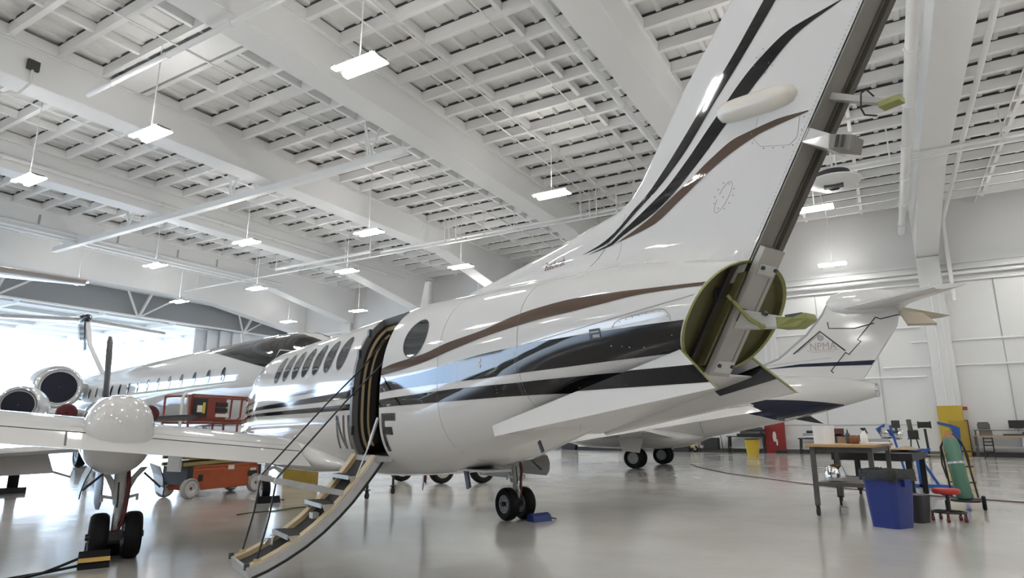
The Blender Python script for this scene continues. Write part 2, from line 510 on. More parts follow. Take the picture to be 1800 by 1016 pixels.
# ---- front: door header, leaves, canopy over the apron
for i in range(4):
    q = obj('door_leaf', MB().box((38.6 - i * 1.0, 50.5 + i * .35, 5.0), (5.4, .16, 10.0)), mat('door_leaf_white', (.70, .72, .74), .5), bpy.data.objects['wall_front'])
cp = obj('canopy', MB().box((4, 60, 10.35), (76, 19.2, .12)), CEILM, kind='structure')
for x in np.arange(-31, 42, 5.6):
    obj('canopy_beam', MB().box((x, 60, 10.08), (.26, 19, .42)), GIRDM, cp)
for y in np.arange(51.6, 69.5, 3.4):
    obj('canopy_purlin', MB().box((4, y, 10.16), (76, .14, .26)), GIRDM, cp)
for x in np.arange(-30, 40, 9.5):
    obj('header_brace', MB().beam((x, 49.9, 9.9), (x - 1.7, 48.6, 11.7), .12, .12).beam((x, 49.9, 9.9), (x + 2.4, 48.6, 11.8), .12, .12).beam((x, 49.9, 9.9), (x + .2, 48.7, 11.8), .16, .16), GIRDM, cp)
obj('door_track', MB().box((4, 49.2, 11.9), (76, .35, .3)).box((4, 49.9, 10.0), (76, .3, .12)), GIRDM, cp)

# outside: apron, field and a dark line of trees
obj('apron', MB().box((0, 120, -.13), (500, 140, .2)), APRON, kind='structure')
obj('field', MB().box((0, 420, -.2), (1400, 460, .2)), GRASS, kind='structure')
tl = MB()
for i in range(150):
    x = -420 + i * 6 + random.uniform(-2, 2); hgt = random.uniform(7, 14)
    tl.ball((x, 330 + random.uniform(-8, 8), hgt * .45), (random.uniform(4, 7), 5, hgt * .55), 8)
obj('tree_line', tl, LEAF, smooth=60, label='dark line of distant trees beyond the open hangar door', cat='trees', kind='stuff')

# ---- pendant lights
def ceiling_light(loc, label, seen=True):
    r = empty('ceiling_light', loc, 0, label, 'light', 'pendant strip lights under the hangar roof' if seen else 'unseen pendant strip lights added behind the viewer')
    obj('housing', MB().box((0, 0, .075), (.44, 1.46, .06)).box((0, .66, .07), (.62, .06, .03)).box((0, -.66, .07), (.62, .06, .03)), HOUSING, r)
    for s in (-1, 1):
        obj('light_tube', MB().box((s * .215, 0, .022), (.17, 1.44, .03)), TUBE, r)
    obj('rod', MB().cyl((0, 0, .13), (0, 0, 13.85 - loc[2]), .02, n=6), PIPEM, r)
    return r
LIGHTS = [((10.68, 10.9), 'nearest large twin strip light, high at the top centre'), ((10.16, 19.46), 'twin strip light at the upper left in front of a girder face'),
          ((10.0, 27.2), 'twin strip light at the far left edge below the second girder'), ((21.5, 20.67), 'twin strip light in front of the lit girder underside, left of the tail fin'),
          ((21.45, 10.77), 'twin strip light just left of the tail fin edge'), ((19.55, 27.14), 'twin strip light below the long service channel'),
          ((29.1, 20.6), 'strip light in front of a girder haunch above the dorsal fin'), ((26.5, 27.1), 'strip light left of the roof antenna at a girder haunch'),
          ((19.9, 35.7), 'strip light under the sloping service channel at the left'), ((26.9, 35.8), 'strip light above the black-topped jet in front of the haunch'),
          ((19.9, 44.3), 'strip light beside the tip of the brown-lit tailplane at left'), ((36.4, 35.7), 'small far strip light just above the cabin roof'),
          ((37.1, 44.7), 'smallest far strip light above the black jet nose'), ((37.1, 24.7), 'far strip light just over the cabin roof beside the blade antenna'),
          ((28.7, 1.79), 'strip light just right of the tail fin spar'), ((39.5, 1.87), 'strip light low on the right wall beside the tail bulkhead'),
          ((26.9, 44.5), 'strip light below the front girder among the braces')]
for (x, y), lb in LIGHTS:
    ceiling_light((x, y, 10.6), lb)
for x in (-26, -17, -8, 1):  # unseen lights continuing the grid, added to brighten the hangar
    for y in (-16, -7, 1.8, 10.8, 19.5, 27.2, 35.7):
        if (x, y) != (-8, 19.5):
            ceiling_light((x, y, 10.6), 'unseen pendant strip light added above and behind the viewer', False)
for x, y in ((10.2, 1.8), (19.3, 1.8), (10, -7), (19.5, -7), (29, -7.5), (38, -7.5), (10, -16), (20, -16), (30, -16)):  # more unseen lights added for brightness
    ceiling_light((x, y, 10.6), 'unseen pendant strip light added above and behind the viewer', False)
# ------------------------------------------------------------------ the turboprop in front
# plane frame: x towards the nose, y to its left, z up; origin on the floor between the main gears
PG = (6.455, 6.26)
PA = atan2(.910, .415)
plane = empty('turboprop_airplane', (PG[0], PG[1], 0), PA,
              'white twin turboprop airplane with black and bronze stripes, open airstair and rudder removed', 'airplane')
FS = [-6.065, -5.2, -4.3, -3.4, -2.6, -1.5, 2.1, 2.7, 3.3, 3.9, 4.6, 5.3, 5.85]
FZT = [2.33, 2.50, 2.566, 2.615, 2.66, 2.66, 2.66, 2.62, 2.45, 2.10, 1.88, 1.70, 1.46]
FZB = [1.715, 1.58, 1.273, 1.04, .92, .86, .86, .88, .92, .96, 1.02, 1.1, 1.28]
FW = [.43, .53, .64, .74, .795, .805, .805, .78, .70, .60, .48, .32, .1]
FZC = [2.02, 2.02, 1.92, 1.78, 1.66, 1.64, 1.64, 1.64, 1.6, 1.52, 1.45, 1.4, 1.37]
CANT = -.66

def herm(xs, ys, x):
    x = min(max(x, xs[0]), xs[-1]); i = 0
    while i < len(xs) - 2 and x > xs[i + 1]: i += 1
    def m(k):
        if k == 0: return (ys[1] - ys[0]) / (xs[1] - xs[0])
        if k == len(xs) - 1: return (ys[-1] - ys[-2]) / (xs[-1] - xs[-2])
        a = (ys[k] - ys[k - 1]) / (xs[k] - xs[k - 1]); b = (ys[k + 1] - ys[k]) / (xs[k + 1] - xs[k])
        return 0 if a * b <= 0 else 2 * a * b / (a + b)
    h = xs[i + 1] - xs[i]; t = (x - xs[i]) / h
    return (2 * t**3 - 3 * t**2 + 1) * ys[i] + (t**3 - 2 * t * t + t) * h * m(i) + (3 * t * t - 2 * t**3) * ys[i + 1] + (t**3 - t * t) * h * m(i + 1)

def secp(x):
    k = min(1, max(0, (x + 6.065) / 3)); kb = min(1, max(0, (x + 6.065) / 3.4))
    return herm(FS, FW, x), herm(FS, FZT, x), herm(FS, FZB, x), herm(FS, FZC, x), 2.2 + .4 * k, 2.2 + .8 * kb

def cantb(x): return min(1, max(0, (-4.4 - x) / 1.6))
def xofs(s, z):
    x = s
    for _ in range(6): x = s - CANT * (z - 2.02) * cantb(x)
    return x

def fus_t(s, z):
    """half width of the skin at station s and height z"""
    x = xofs(s, z); w, zt, zb, zc, e, eb = secp(x)
    if z >= zc: q = (z - zc) / (zt - zc); p = e
    else: q = (zc - z) / (zc - zb); p = eb
    return w * max(0, 1 - min(1, q) ** p) ** (1 / p)

def fus_ring(x, n=144, k=1.0):
    w, zt, zb, zc, e, eb = secp(x); r = []
    for i in range(n):
        a = 2 * pi * i / n; c, s_ = cos(a), sin(a)
        p = e if s_ >= 0 else eb
        y = math.copysign(abs(c) ** (2 / p), c) * w
        z = zc + (zt - zc) * abs(s_) ** (2 / p) if s_ >= 0 else zc - (zc - zb) * abs(s_) ** (2 / p)
        y *= k; z = zc + (z - zc) * k
        r.append((x + CANT * (z - 2.02) * cantb(x), y, z))
    return r

DS0, DS1, DZ0, DZ1 = -2.60, -1.93, 1.10, 2.53     # cabin door opening, left side
def skin(k=1.0, s0=-6.065, s1=5.85, step=.11, caps=True):
    st = sorted(set([round(v, 4) for v in np.arange(s0, s1, step)] + [DS0, DS1, s1]))
    rings = [fus_ring(x, 144, k) for x in st]
    mb = MB().loft(rings, 0, cap0=False, cap1=caps)
    keep = []
    for f, m in zip(mb.f, mb.m):
        c = [sum(mb.v[i][a] for i in f) / len(f) for a in range(3)]
        if c[1] > .2 and DS0 < c[0] < DS1 and DZ0 < c[2] < DZ1 and len(f) == 4: continue
        keep.append((f, m))
    mb.f = [a for a, b in keep]; mb.m = [b for a, b in keep]
    return mb
fus = obj('fuselage', skin(), WHITE, plane, smooth=50)
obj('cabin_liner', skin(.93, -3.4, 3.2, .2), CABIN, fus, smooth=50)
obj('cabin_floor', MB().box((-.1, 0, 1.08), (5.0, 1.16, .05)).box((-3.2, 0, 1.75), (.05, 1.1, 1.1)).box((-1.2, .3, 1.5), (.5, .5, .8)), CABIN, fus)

# strips of paint laid on the skin (both sides)
def curve(pts):
    xs = [p[0] for p in pts]; ys = [p[1] for p in pts]
    if xs[0] > xs[-1]: xs, ys = xs[::-1], ys[::-1]
    return lambda s: herm(xs, ys, s)

def band(name, lo, hi, s0, s1, m, side=1, nu=90, nv=5, off=.003, label=None):
    def fn(u, v):
        s = s0 + (s1 - s0) * u
        z = lo(s) + (hi(s) - lo(s)) * v
        s += CANT * (z - (lo(s) + hi(s)) / 2) * cantb(s)
        z = max(z, herm(FS, FZB, xofs(s, z)) + .012)
        return (s, side * (fus_t(s, z) + off), z)
    return obj(name, MB().grid(fn, nu, nv), m, fus, smooth=60, label=label)
brT = curve([(-6.17, 2.178), (-6.0, 2.19), (-5.73, 2.208), (-5.43, 2.228), (-5.11, 2.237), (-4.83, 2.225), (-4.53, 2.193), (-4.2, 2.13), (-3.725, 2.075), (-3.38, 2.014), (-2.82, 1.967), (-2.6, 1.94), (-1.5, 1.86), (2, 1.80), (4, 1.7)])
brB = curve([(-6.17, 2.157), (-6.0, 2.166), (-5.73, 2.173), (-5.43, 2.158), (-5.13, 2.142), (-4.855, 2.131), (-4.55, 2.106), (-4.22, 2.069), (-3.85, 2.013), (-3.39, 1.937), (-2.95, 1.893), (-2.6, 1.873), (-1.5, 1.81), (2, 1.775), (4, 1.69)])
b1T = curve([(-6.02, 1.974), (-5.6, 1.979), (-5.13, 1.974), (-4.86, 1.971), (-4.56, 1.955), (-4.23, 1.937), (-3.7, 1.883), (-3.36, 1.849), (-2.96, 1.829), (-2.6, 1.809), (-1.5, 1.76), (2, 1.70), (4, 1.6)])
b1B = curve([(-6.02, 1.806), (-5.52, 1.793), (-5.06, 1.778), (-4.54, 1.759), (-4.22, 1.746), (-3.55, 1.735), (-2.97, 1.722), (-2.6, 1.707), (-1.5, 1.68), (2, 1.65), (4, 1.57)])
b2T = curve([(-5.3, 1.722), (-5.02, 1.713), (-4.78, 1.705), (-4.52, 1.695), (-3.86, 1.684), (-3.37, 1.666), (-2.87, 1.65), (-2.6, 1.64), (-1.5, 1.62), (2, 1.60), (4, 1.53)])
b2B = curve([(-5.3, 1.615), (-4.72, 1.606), (-4.48, 1.601), (-3.85, 1.587), (-3.37, 1.578), (-2.88, 1.572), (-2.6, 1.567), (-1.5, 1.56), (2, 1.555), (4, 1.5)])
for side in (1, -1):
    segs = ((-99, DS0), (DS1, 99)) if side == 1 else ((-99, 99),)
    for a, b in segs:
        band('bronze_stripe', brB, brT, max(-6.155, a), min(3.6, b), BROWN, side)
        band('upper_black_stripe', b1B, b1T, max(-5.972, a), min(3.6, b), BLACK, side)
        band('lower_black_stripe', b2B, b2T, max(-5.7, a), min(3.6, b), BLACK, side)

# round cabin windows on the skin
def skin_disc(name, s0, z0, rs, rz, side, m, off, inner=0.0, parent=None, n=28):
    mb = MB(); rings = []
    for k in ([inner, 1.0] if inner else [0.02, .35, .7, 1.0]):
        rg = []
        for i in range(n):
            a = 2 * pi * i / n
            s = s0 + rs * k * cos(a); z = z0 + rz * k * sin(a)
            rg.append((s, side * (fus_t(s, z) + off), z))
        rings.append(rg)
    mb.loft(rings, cap0=not inner, cap1=False)
    return obj(name, mb, m, parent or fus, smooth=60)
for side in (1, -1):
    for i in range(7):
        s0 = -1.385 + .437 * i
        w = skin_disc('cabin_window', s0, 2.215, .148, .185, side, GLASS, .004)
        skin_disc('window_seal', s0, 2.215, .158, .197, side, SEAL, .006, inner=.93)
    skin_disc('cabin_window', -3.165, 2.18, .19, .175, side, GLASS, .004)
    skin_disc('window_seal', -3.165, 2.18, .197, .182, side, SEAL, .006, inner=.95)
# cockpit glazing at the nose
for side in (1, -1):
    def fn(u, v, side=side):
        s = 2.62 + .75 * u; z = (2.02 - .08 * u) + (.33 - .12 * u) * v
        return (s, side * (fus_t(s, z) + .004), z)
    obj('cockpit_window', MB().grid(fn, 6, 4), GLASS, fus, smooth=60)

# registration letters left of and behind the door
def fus_text(txt, s0, z0, size, xs, m, side=1, name='registration_letter'):
    vs_, fs_ = text_mesh(txt, size, 0, xs)
    mb = MB()
    mb.add([(s0 - x, side * (fus_t(s0 - x, z0 + y) + .0045), z0 + y) for x, y in vs_], fs_)
    return obj(name, mb, m, fus, fix=False)
def letter(strokes, s0, z0, w, h, m, name='registration_letter'):
    """block letter from 2D rectangles or slanted bars given in unit cell coordinates"""
    mb = MB()
    for q in strokes:
        def fn(u, v, q=q):
            a = [q[0][k] + (q[1][k] - q[0][k]) * u for k in (0, 1)]; b = [q[3][k] + (q[2][k] - q[3][k]) * u for k in (0, 1)]
            x = a[0] + (b[0] - a[0]) * v; y = a[1] + (b[1] - a[1]) * v
            s = s0 - x * w; z = z0 + y * h
            return (s, fus_t(s, z) + .0045, z)
        mb.grid(fn, 4, 6)
    return obj(name, mb, m, fus, fix=False)
R4 = lambda x0, y0, x1, y1: ((x0, y0), (x1, y0), (x1, y1), (x0, y1))
letter([R4(0, 0, .22, 1), R4(.2, .80, 1, 1), R4(.2, .44, .72, .64)], -2.66, 1.16, .27, .35, REGGREY)
letter([R4(0, 0, .20, 1), R4(.80, 0, 1, 1), ((.0, 1), (.22, 1), (1, 0), (.78, 0))], -1.46, 1.16, .25, .35, REGGREY)
letter([R4(0, 0, .5, 1)], -1.80, 1.16, .20, .35, REGGREY)

# data plate, static ports, access panel outline and seams
def skin_rect(name, s0, s1, z0, z1, m, off=.005, side=1):
    return obj(name, MB().grid(lambda u, v: (s0 + (s1 - s0) * u, side * (fus_t(s0 + (s1 - s0) * u, z0 + (z1 - z0) * v) + off), z0 + (z1 - z0) * v), 4, 4), m, fus)
skin_rect('data_plate', -5.318, -5.41, 1.93, 2.0, DECALK)
skin_rect('data_plate_text', -5.345, -5.404, 1.942, 1.962, DECALG, .006)
skin_rect('data_plate_text', -5.325, -5.40, 1.975, 1.985, DECALG, .006)
for z in (1.887, 1.846):
    skin_disc('static_port', -4.187, z, .018, .016, 1, LABELW, .006)
def skin_line(name, pts, r, m, side=1):
    P = [(s, side * (fus_t(s, z) + .002), z) for s, z in pts]
    return obj(name, MB().tube(P, r, 4), m, fus)
SEAM = mat('panel_seam', (.28, .28, .275), .5)
skin_line('panel_seam', [(-4.62, z) for z in np.linspace(1.35, 2.45, 24)], .0018, SEAM)
skin_line('panel_seam', [(-3.62, z) for z in np.linspace(1.05, 2.5, 26)], .0015, SEAM)
skin_line('panel_seam', [(s, 1.955 + (-4.62 - s) * .105) for s in np.linspace(-4.62, -6.1, 30)], .0018, SEAM)
ap = [(-5.50, 1.985), (-5.53, 2.02), (-5.58, 2.037), (-5.85, 2.062), (-5.90, 2.055), (-5.935, 2.02), (-5.94, 1.98)]
skin_line('access_panel_edge', ap, .0018, SEAM)
rv = MB()
for s, z in [(-5.52, 1.995), (-5.57, 2.02), (-5.62, 2.03), (-5.67, 2.035), (-5.72, 2.04), (-5.77, 2.045), (-5.82, 2.05), (-5.87, 2.045), (-5.92, 2.01), (-5.92, 1.90), (-5.7, 1.85), (-5.6, 1.86), (-5.55, 1.87), (-5.47, 1.88)]:
    rv.ball((s, fus_t(s, z) + .001, z), (.006, .004, .006), 6)
for i in range(26):
    z = 1.62 + i * .012
    for s in (-4.585, -4.60):
        rv.ball((s, fus_t(s, z) + .003, z), .0028, 6)
    if i % 2: rv.ball((-4.36, fus_t(-4.36, z) + .003, z), .003, 6)
    if i % 2: rv.ball((-3.9, fus_t(-3.9, z) + .003, z), .003, 6)
obj('rivets', rv, DECALG, fus, kind='stuff')
# small belly fittings
obj('belly_mast', MB().beam((-4.35, .2, 1.27), (-4.4, .2, 1.19), .012, .03), BLKP, fus)
obj('belly_mast', MB().beam((-3.0, .05, .98), (-3.06, .05, .82), .02, .06), DMETAL, fus)
obj('belly_panel', MB().box((-3.3, .05, 1.0), (.5, .3, .02)), GREYP, fus)
obj('blade_antenna', MB().prism([(-1.78, -.012, 2.6), (-1.98, -.012, 2.6), (-2.06, -.012, 3.02), (-1.95, -.012, 3.04)], (0, .024, 0)), WHITE, fus)

# ---- door frame: jamb bands on the forward edge, head and aft edge
def contour(s, n=40, k=0.0):
    zs = [DZ0 + (DZ1 - DZ0) * (i / n) for i in range(n + 1)]
    out = []
    for z in zs:
        t = fus_t(s, z); e = .01
        dz = (fus_t(s, z + e) - fus_t(s, z - e)) / (2 * e)
        L = sqrt(1 + dz * dz)
        out.append((t - k / L, z + k * dz / L))
    return out
def jamb(name, k0, k1, s, m, ds=0.0):
    a, b = contour(s, 40, k0), contour(s, 40, k1)
    mb = MB().loft([[(s, t, z) for t, z in a], [(s + ds, t, z) for t, z in b]], cap0=False, cap1=False, closed=False)
    return obj(name, mb, m, fus, smooth=60)
JAMBG = mat('door_jamb_grey', (.16, .16, .155), .4, metal=.3, noise=.2, nscale=8)
jamb('door_jamb', -.008, .055, DS1 - .01, JAMBG)
jamb('door_seal', .055, .085, DS1 - .012, SEAL)
jamb('jamb_trim', .085, .115, DS1 - .016, TAN)
jamb('door_seal', .115, .15, DS1 - .014, SEAL)
jamb('jamb_trim', .15, .175, DS1 - .03, TAN)
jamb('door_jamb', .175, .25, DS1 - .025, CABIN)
def rim(s0, s1, name, m):
    a, b = contour(s0, 40, -.007), contour(s1, 40, -.007)
    return obj(name, MB().loft([[(s0, t, z) for t, z in a], [(s1, t, z) for t, z in b]], cap0=False, cap1=False, closed=False), m, fus, smooth=60)
rim(DS1 + .055, DS1 - .01, 'door_rim', JAMBG)
zh = DZ1
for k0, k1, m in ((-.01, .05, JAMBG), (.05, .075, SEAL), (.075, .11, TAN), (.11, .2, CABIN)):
    obj('door_head', MB().add([(DS0, fus_t(DS0, zh) - k0 * .5, zh - k0), (DS1, fus_t(DS1, zh) - k0 * .5, zh - k0), (DS1, fus_t(DS1, zh) - k1 * .5, zh - k1), (DS0, fus_t(DS0, zh) - k1 * .5, zh - k1)], [(0, 1, 2, 3)]), m, fus)
obj('door_sill', MB().box((-2.265, .72, 1.085), (.70, .14, .05)), ALUM, fus)
for z in (1.35, 1.75, 2.15, 2.38):
    t = fus_t(DS1, z)
    obj('door_latch', MB().box((DS1 + .01, t + .004, z), (.05, .03, .09)), DMETAL, fus)

# ---- tail bulkhead, canted
bk = obj('tail_bulkhead', MB(), PRIMER, plane)
def bring(k, x):
    out = []
    for i in range(64):
        a = 2 * pi * i / 64; c, s_ = cos(a), sin(a)
        y = math.copysign(abs(c) ** (2 / 2.2), c) * .43 * k; z = 2.023 + math.copysign(abs(s_) ** (2 / 2.2), s_) * .309 * k
        out.append((-6.065 + x + CANT * (z - 2.023), y, z))
    return out
def remesh(o, mb, mats):
    me = bpy.data.meshes.new(o.name); me.from_pydata(mb.v, [], mb.f)
    for m in mats: me.materials.append(m)
    me.polygons.foreach_set('material_index', mb.m); recalc(me)
    o.data = me
mbk = MB().loft([bring(1.0, .0), bring(.985, -.015), bring(.955, .0), bring(.95, .05), bring(.5, .06), bring(.02, .06)], cap0=False)
mbk.m = [1 if i < 128 else 0 for i in range(len(mbk.f))]
remesh(bk, mbk, [PRIMER, PRIMLT])
pc = lambda z, d=0.0: -6.065 + CANT * (z - 2.023) + d          # canted plane station
obj('bulkhead_stiffener', MB().prism([(pc(1.74), .135, 1.74), (pc(2.25), .135, 2.25), (pc(2.25) - .05, .135, 2.25), (pc(1.74) - .05, .135, 1.74)], (0, .02, 0)), PRIMER, bk)
obj('bulkhead_stiffener', MB().prism([(pc(1.77), .20, 1.77), (pc(2.28), .20, 2.28), (pc(2.28) + .03, .20, 2.28), (pc(1.77) + .03, .20, 1.77)], (0, .03, 0)), CABIN, bk)
obj('bulkhead_hole', MB().box((pc(2.14, .04), .22, 2.14), (.02, .035, .07)).cyl((pc(1.86, .045), -.20, 1.86), (pc(1.86, .03), -.20, 1.86), .028, n=14), CABIN, bk)

# ---- fin with dorsal fairing, rear spar without rudder
LE = [(-2.90, 2.60), (-2.95, 2.705), (-4.21, 2.842), (-5.10, 2.965), (-5.25, 3.03), (-5.37, 3.14), (-5.80, 3.675), (-6.23, 4.13), (-6.46, 4.36)]
def le_s(z):
    if z <= LE[0][1]: return LE[0][0]
    for (s0, z0), (s1, z1) in zip(LE[:-1], LE[1:]):
        if z0 <= z <= z1: return s0 + (s1 - s0) * (z - z0) / (z1 - z0)
    return LE[-1][0]
def sp_s(z): return -5.882 - .647 * (z - 1.74)
def fin_t(s, z):
    a, b = le_s(z), sp_s(z)
    u = min(1, max(0, (a - s) / max(.01, a - b)))
    d = max(0, a - s)
    t = .105 * sin(pi / 2 * min(1, d / 1.3)) ** .55
    base = herm(FS, FZT, xofs(s, z))
    return t + .11 * math.exp(-max(0, z - base + .02) / .055) * min(1, d / .4) * min(1, max(0, (s - sp_s(z)) / .3))
def le_z(s):
    for (s0, z0), (s1, z1) in zip(LE[:-1], LE[1:]):
        if s1 <= s <= s0: return z0 + (z1 - z0) * (s - s0) / (s1 - s0)
    return LE[-1][1] if s < LE[-1][0] else LE[0][1]
def sp_z(s): return 1.74 + (-5.882 - s) / .647
def fin_mesh():
    cols = [v for v in np.linspace(-2.94, -5.1, 40)] + [v for v in np.linspace(-5.14, -6.5, 46)] + [v for v in np.linspace(-6.54, -7.565, 24)]
    vs = [.5 - .5 * cos(pi * k / 26.0) for k in range(27)]
    mb = MB()
    for side in (1, -1):
        rings = []
        for s_ in cols:
            zt_ = le_z(s_); z0 = max(herm(FS, FZT, s_) - .12, sp_z(s_)); z0 = min(z0, zt_ - .001)
            rings.append([(s_, side * fin_t(s_, z0 + (zt_ - z0) * v), z0 + (zt_ - z0) * v) for v in vs])
        mb.loft(rings, cap0=False, cap1=False, closed=False)
    return mb
fin = obj('tail_fin', fin_mesh(), WHITE, plane, smooth=35)
def fin_band(name, lo, hi, s0, s1, m, off=.003):
    for side in (1, -1):
        def fn(u, v):
            s = s0 + (s1 - s0) * u
            z = lo(s) + (hi(s) - lo(s)) * v
            return (s, side * (fin_t(s, z) + off), z)
        obj(name, MB().grid(fn, 60, 4), m, fin, smooth=60)
f1L = curve([(-4.808, 2.687), (-5.023, 2.727), (-5.215, 2.802), (-5.446, 2.982), (-5.723, 3.205), (-6.006, 3.46), (-6.268, 3.696), (-6.492, 3.927), (-6.72, 4.15)])
f1R = curve([(-4.808, 2.687), (-5.06, 2.709), (-5.249, 2.793), (-5.5, 2.955), (-5.845, 3.195), (-6.07, 3.405), (-6.301, 3.61), (-6.575, 3.875), (-6.72, 4.03)])
fin_band('front_black_stripe', f1R, f1L, -4.81, -6.70, BLACK)
f2L = curve([(-4.874, 2.672), (-5.114, 2.705), (-5.206, 2.747), (-5.521, 2.892), (-5.833, 3.105), (-6.106, 3.32), (-6.418, 3.54), (-6.685, 3.632), (-6.965, 3.634)])
f2R = curve([(-4.874, 2.672), (-5.144, 2.689), (-5.222, 2.722), (-5.596, 2.835), (-5.927, 3.05), (-6.231, 3.275), (-6.444, 3.43), (-6.716, 3.585), (-6.965, 3.63)])
fin_band('rear_black_stripe', f2R, f2L, -4.88, -6.96, BLACK)
f3L = curve([(-5.174, 2.69), (-5.488, 2.782), (-5.8, 2.92), (-6.041, 3.045), (-6.257, 3.112), (-6.488, 3.115), (-6.72, 3.085)])
f3R = curve([(-5.174, 2.69), (-5.537, 2.735), (-5.795, 2.845), (-6.033, 2.963), (-6.229, 3.033), (-6.447, 3.073), (-6.72, 3.08)])
fin_band('bronze_fin_stripe', f3R, f3L, -5.18, -6.71, BROWN)
vs_, fs_ = text_mesh('Beechcraft', .10, .25, .60)
obj('maker_lettering', MB().add([(-4.345 - x, fin_t(-4.345 - x, 2.655 + y) + .004, 2.655 + y) for x, y in vs_], fs_), DECALR, fin, fix=False)
def fin_line(name, pts, r=.002, m=SEAM):
    return obj(name, MB().tube([(s, fin_t(s, z) + .001, z) for s, z in pts], r, 4), m, fin)
fin_line('panel_seam', [(-5.20 + .26 * (1 - k) * 1.0, 2.80 - .24 * (1 - k)) for k in np.linspace(0, 1, 8)][::-1], .003)
fin_line('panel_seam', [(-5.22 - .05 * k, 2.55 + .35 * k) for k in np.linspace(0, 1, 8)], .0015)
fin_line('access_panel_edge', [(-6.12 + .045 * cos(a) - .035 * sin(a) * 1.6, 2.76 + .085 * sin(a)) for a in np.linspace(.3, 2 * pi, 26)], .0015)
fin_line('access_panel_edge', [(-6.40, 3.18), (-6.36, 3.05), (-6.40, 2.99), (-6.58, 2.93), (-6.63, 2.96), (-6.66, 3.10)], .0012)
fin_line('access_panel_edge', [(-6.44, 3.50), (-6.42, 3.55), (-6.46, 3.58), (-6.52, 3.57)], .0012)
rv = MB()
for i in range(90):
    z = 2.42 + i * .02; s = sp_s(z) + .02
    if z < 4.2: rv.ball((s, fin_t(s, z) + .001, z), .0035, 6)
for s, z in [(-6.08, 2.70), (-6.05, 2.74), (-6.06, 2.78), (-6.09, 2.82), (-6.13, 2.85), (-6.17, 2.83), (-6.20, 2.79), (-6.19, 2.75), (-6.16, 2.71), (-6.12, 2.685), (-6.12, 2.76),
             (-6.37, 3.20), (-6.42, 3.22), (-6.5, 3.21), (-6.56, 3.2), (-6.35, 3.09), (-6.35, 3.03), (-6.42, 2.97), (-6.48, 2.95), (-6.54, 2.93), (-6.6, 2.92), (-6.66, 2.99), (-6.68, 3.06),
             (-6.40, 3.52), (-6.42, 3.57), (-6.47, 3.60), (-6.50, 3.49), (-6.47, 3.44), (-6.52, 3.46)]:
    rv.ball((s, fin_t(s, z) + .001, z), .005, 6)
obj('rivets', rv, DECALG, fin, kind='stuff')
# rounded fairing on the left face of the fin
def pod():
    rings = []
    for k in np.linspace(0, 1, 15):
        s = -6.11 - .56 * k; zc = 3.31 - .085 * k
        hh = .075 * (max(0, 1 - (2 * k - 1) ** 4)) ** .5 + .004; tt = .085 * (max(0, 1 - (2 * k - 1) ** 4)) ** .5 + .004
        rings.append([(s, .085 + max(-.02, tt * cos(a)), zc + hh * sin(a)) for a in np.linspace(0, 2 * pi, 16, endpoint=False)])
    return MB().loft(rings)
obj('light_fairing', pod(), mat('fairing_cream', (.62, .58, .52), .3, coat=.5), fin, smooth=60)
spar = obj('rear_spar', MB().prism([(sp_s(2.33) - .004, -.10, 2.33), (sp_s(4.34) - .004, -.10, 4.34), (sp_s(4.34) - .004, .10, 4.34), (sp_s(2.33) - .004, .10, 2.33)], (-.006, 0, -.009)), SPARM, plane)
obj('spar_flange', MB().prism([(sp_s(2.36), -.06, 2.36), (sp_s(4.34), -.06, 4.34), (sp_s(4.34) - .035, -.06, 4.34 - .02), (sp_s(2.36) - .035, -.06, 2.34)], (0, -.045, 0)), SPARD, spar)
obj('spar_flange', MB().prism([(sp_s(2.42), -.03, 2.42), (sp_s(4.34), -.03, 4.34), (sp_s(4.34) - .018, -.03, 4.34 - .012), (sp_s(2.42) - .018, -.03, 2.41)], (0, -.012, 0)), SPARD, spar)
obj('spar_seam', MB().cyl((sp_s(3.42) - .012, .10, 3.42), (sp_s(3.36) - .012, -.03, 3.36), .003, n=4), SPARD, spar)
lsp = obj('lower_spar_plate', MB().prism([(sp_s(1.70) - .03, -.10, 1.70), (sp_s(2.40) - .03, -.10, 2.40), (sp_s(2.40) - .03, .10, 2.40), (sp_s(1.70) - .03, .10, 1.70)], (-.03, 0, -.02)), SPARL, plane)
spx = lambda z, d=0.0: sp_s(z) - .06 - d
for z0, z1 in ((1.71, 1.775), (2.255, 2.305)):
    obj('splice_plate', MB().prism([(spx(z0), -.075, z0), (spx(z1), -.075, z1), (spx(z1), .075, z1), (spx(z0), .075, z0)], (-.018, 0, -.012)), GREYP, lsp)
    for y in (-.062, .062):
        obj('bolt', MB().cyl((spx((z0 + z1) / 2) - .015, y, (z0 + z1) / 2), (spx((z0 + z1) / 2) - .035, y, (z0 + z1) / 2 - .01), .012, n=8), DMETAL, lsp)
obj('spar_rib', MB().prism([(spx(1.73), -.055, 1.73), (spx(2.24), -.055, 2.24), (spx(2.24) - .012, -.055, 2.235), (spx(1.73) - .012, -.055, 1.725)], (0, -.012, 0)), SPARM, lsp)
obj('spar_slot', MB().prism([(spx(2.0) - .004, .02, 1.99), (spx(2.07) - .004, .02, 2.06), (spx(2.07) - .004, .07, 2.06), (spx(2.0) - .004, .07, 1.99)], (-.004, 0, 0)), SPARD, lsp)
obj('warning_placard', MB().prism([(spx(1.80) - .002, .035, 1.80), (spx(1.875) - .002, .035, 1.875), (spx(1.875) - .002, .075, 1.875), (spx(1.80) - .002, .075, 1.80)], (-.004, 0, -.002)), DECALK, lsp)
ar = MB()
for q in ([(1.845, .05), (1.845, .06), (1.822, .06), (1.822, .05)], [(1.824, .044), (1.824, .066), (1.806, .055)], [(1.866, .040), (1.866, .070), (1.858, .070), (1.858, .040)]):
    ar.add([(spx(z) - .008, y, z) for z, y in q], [tuple(range(len(q)))])
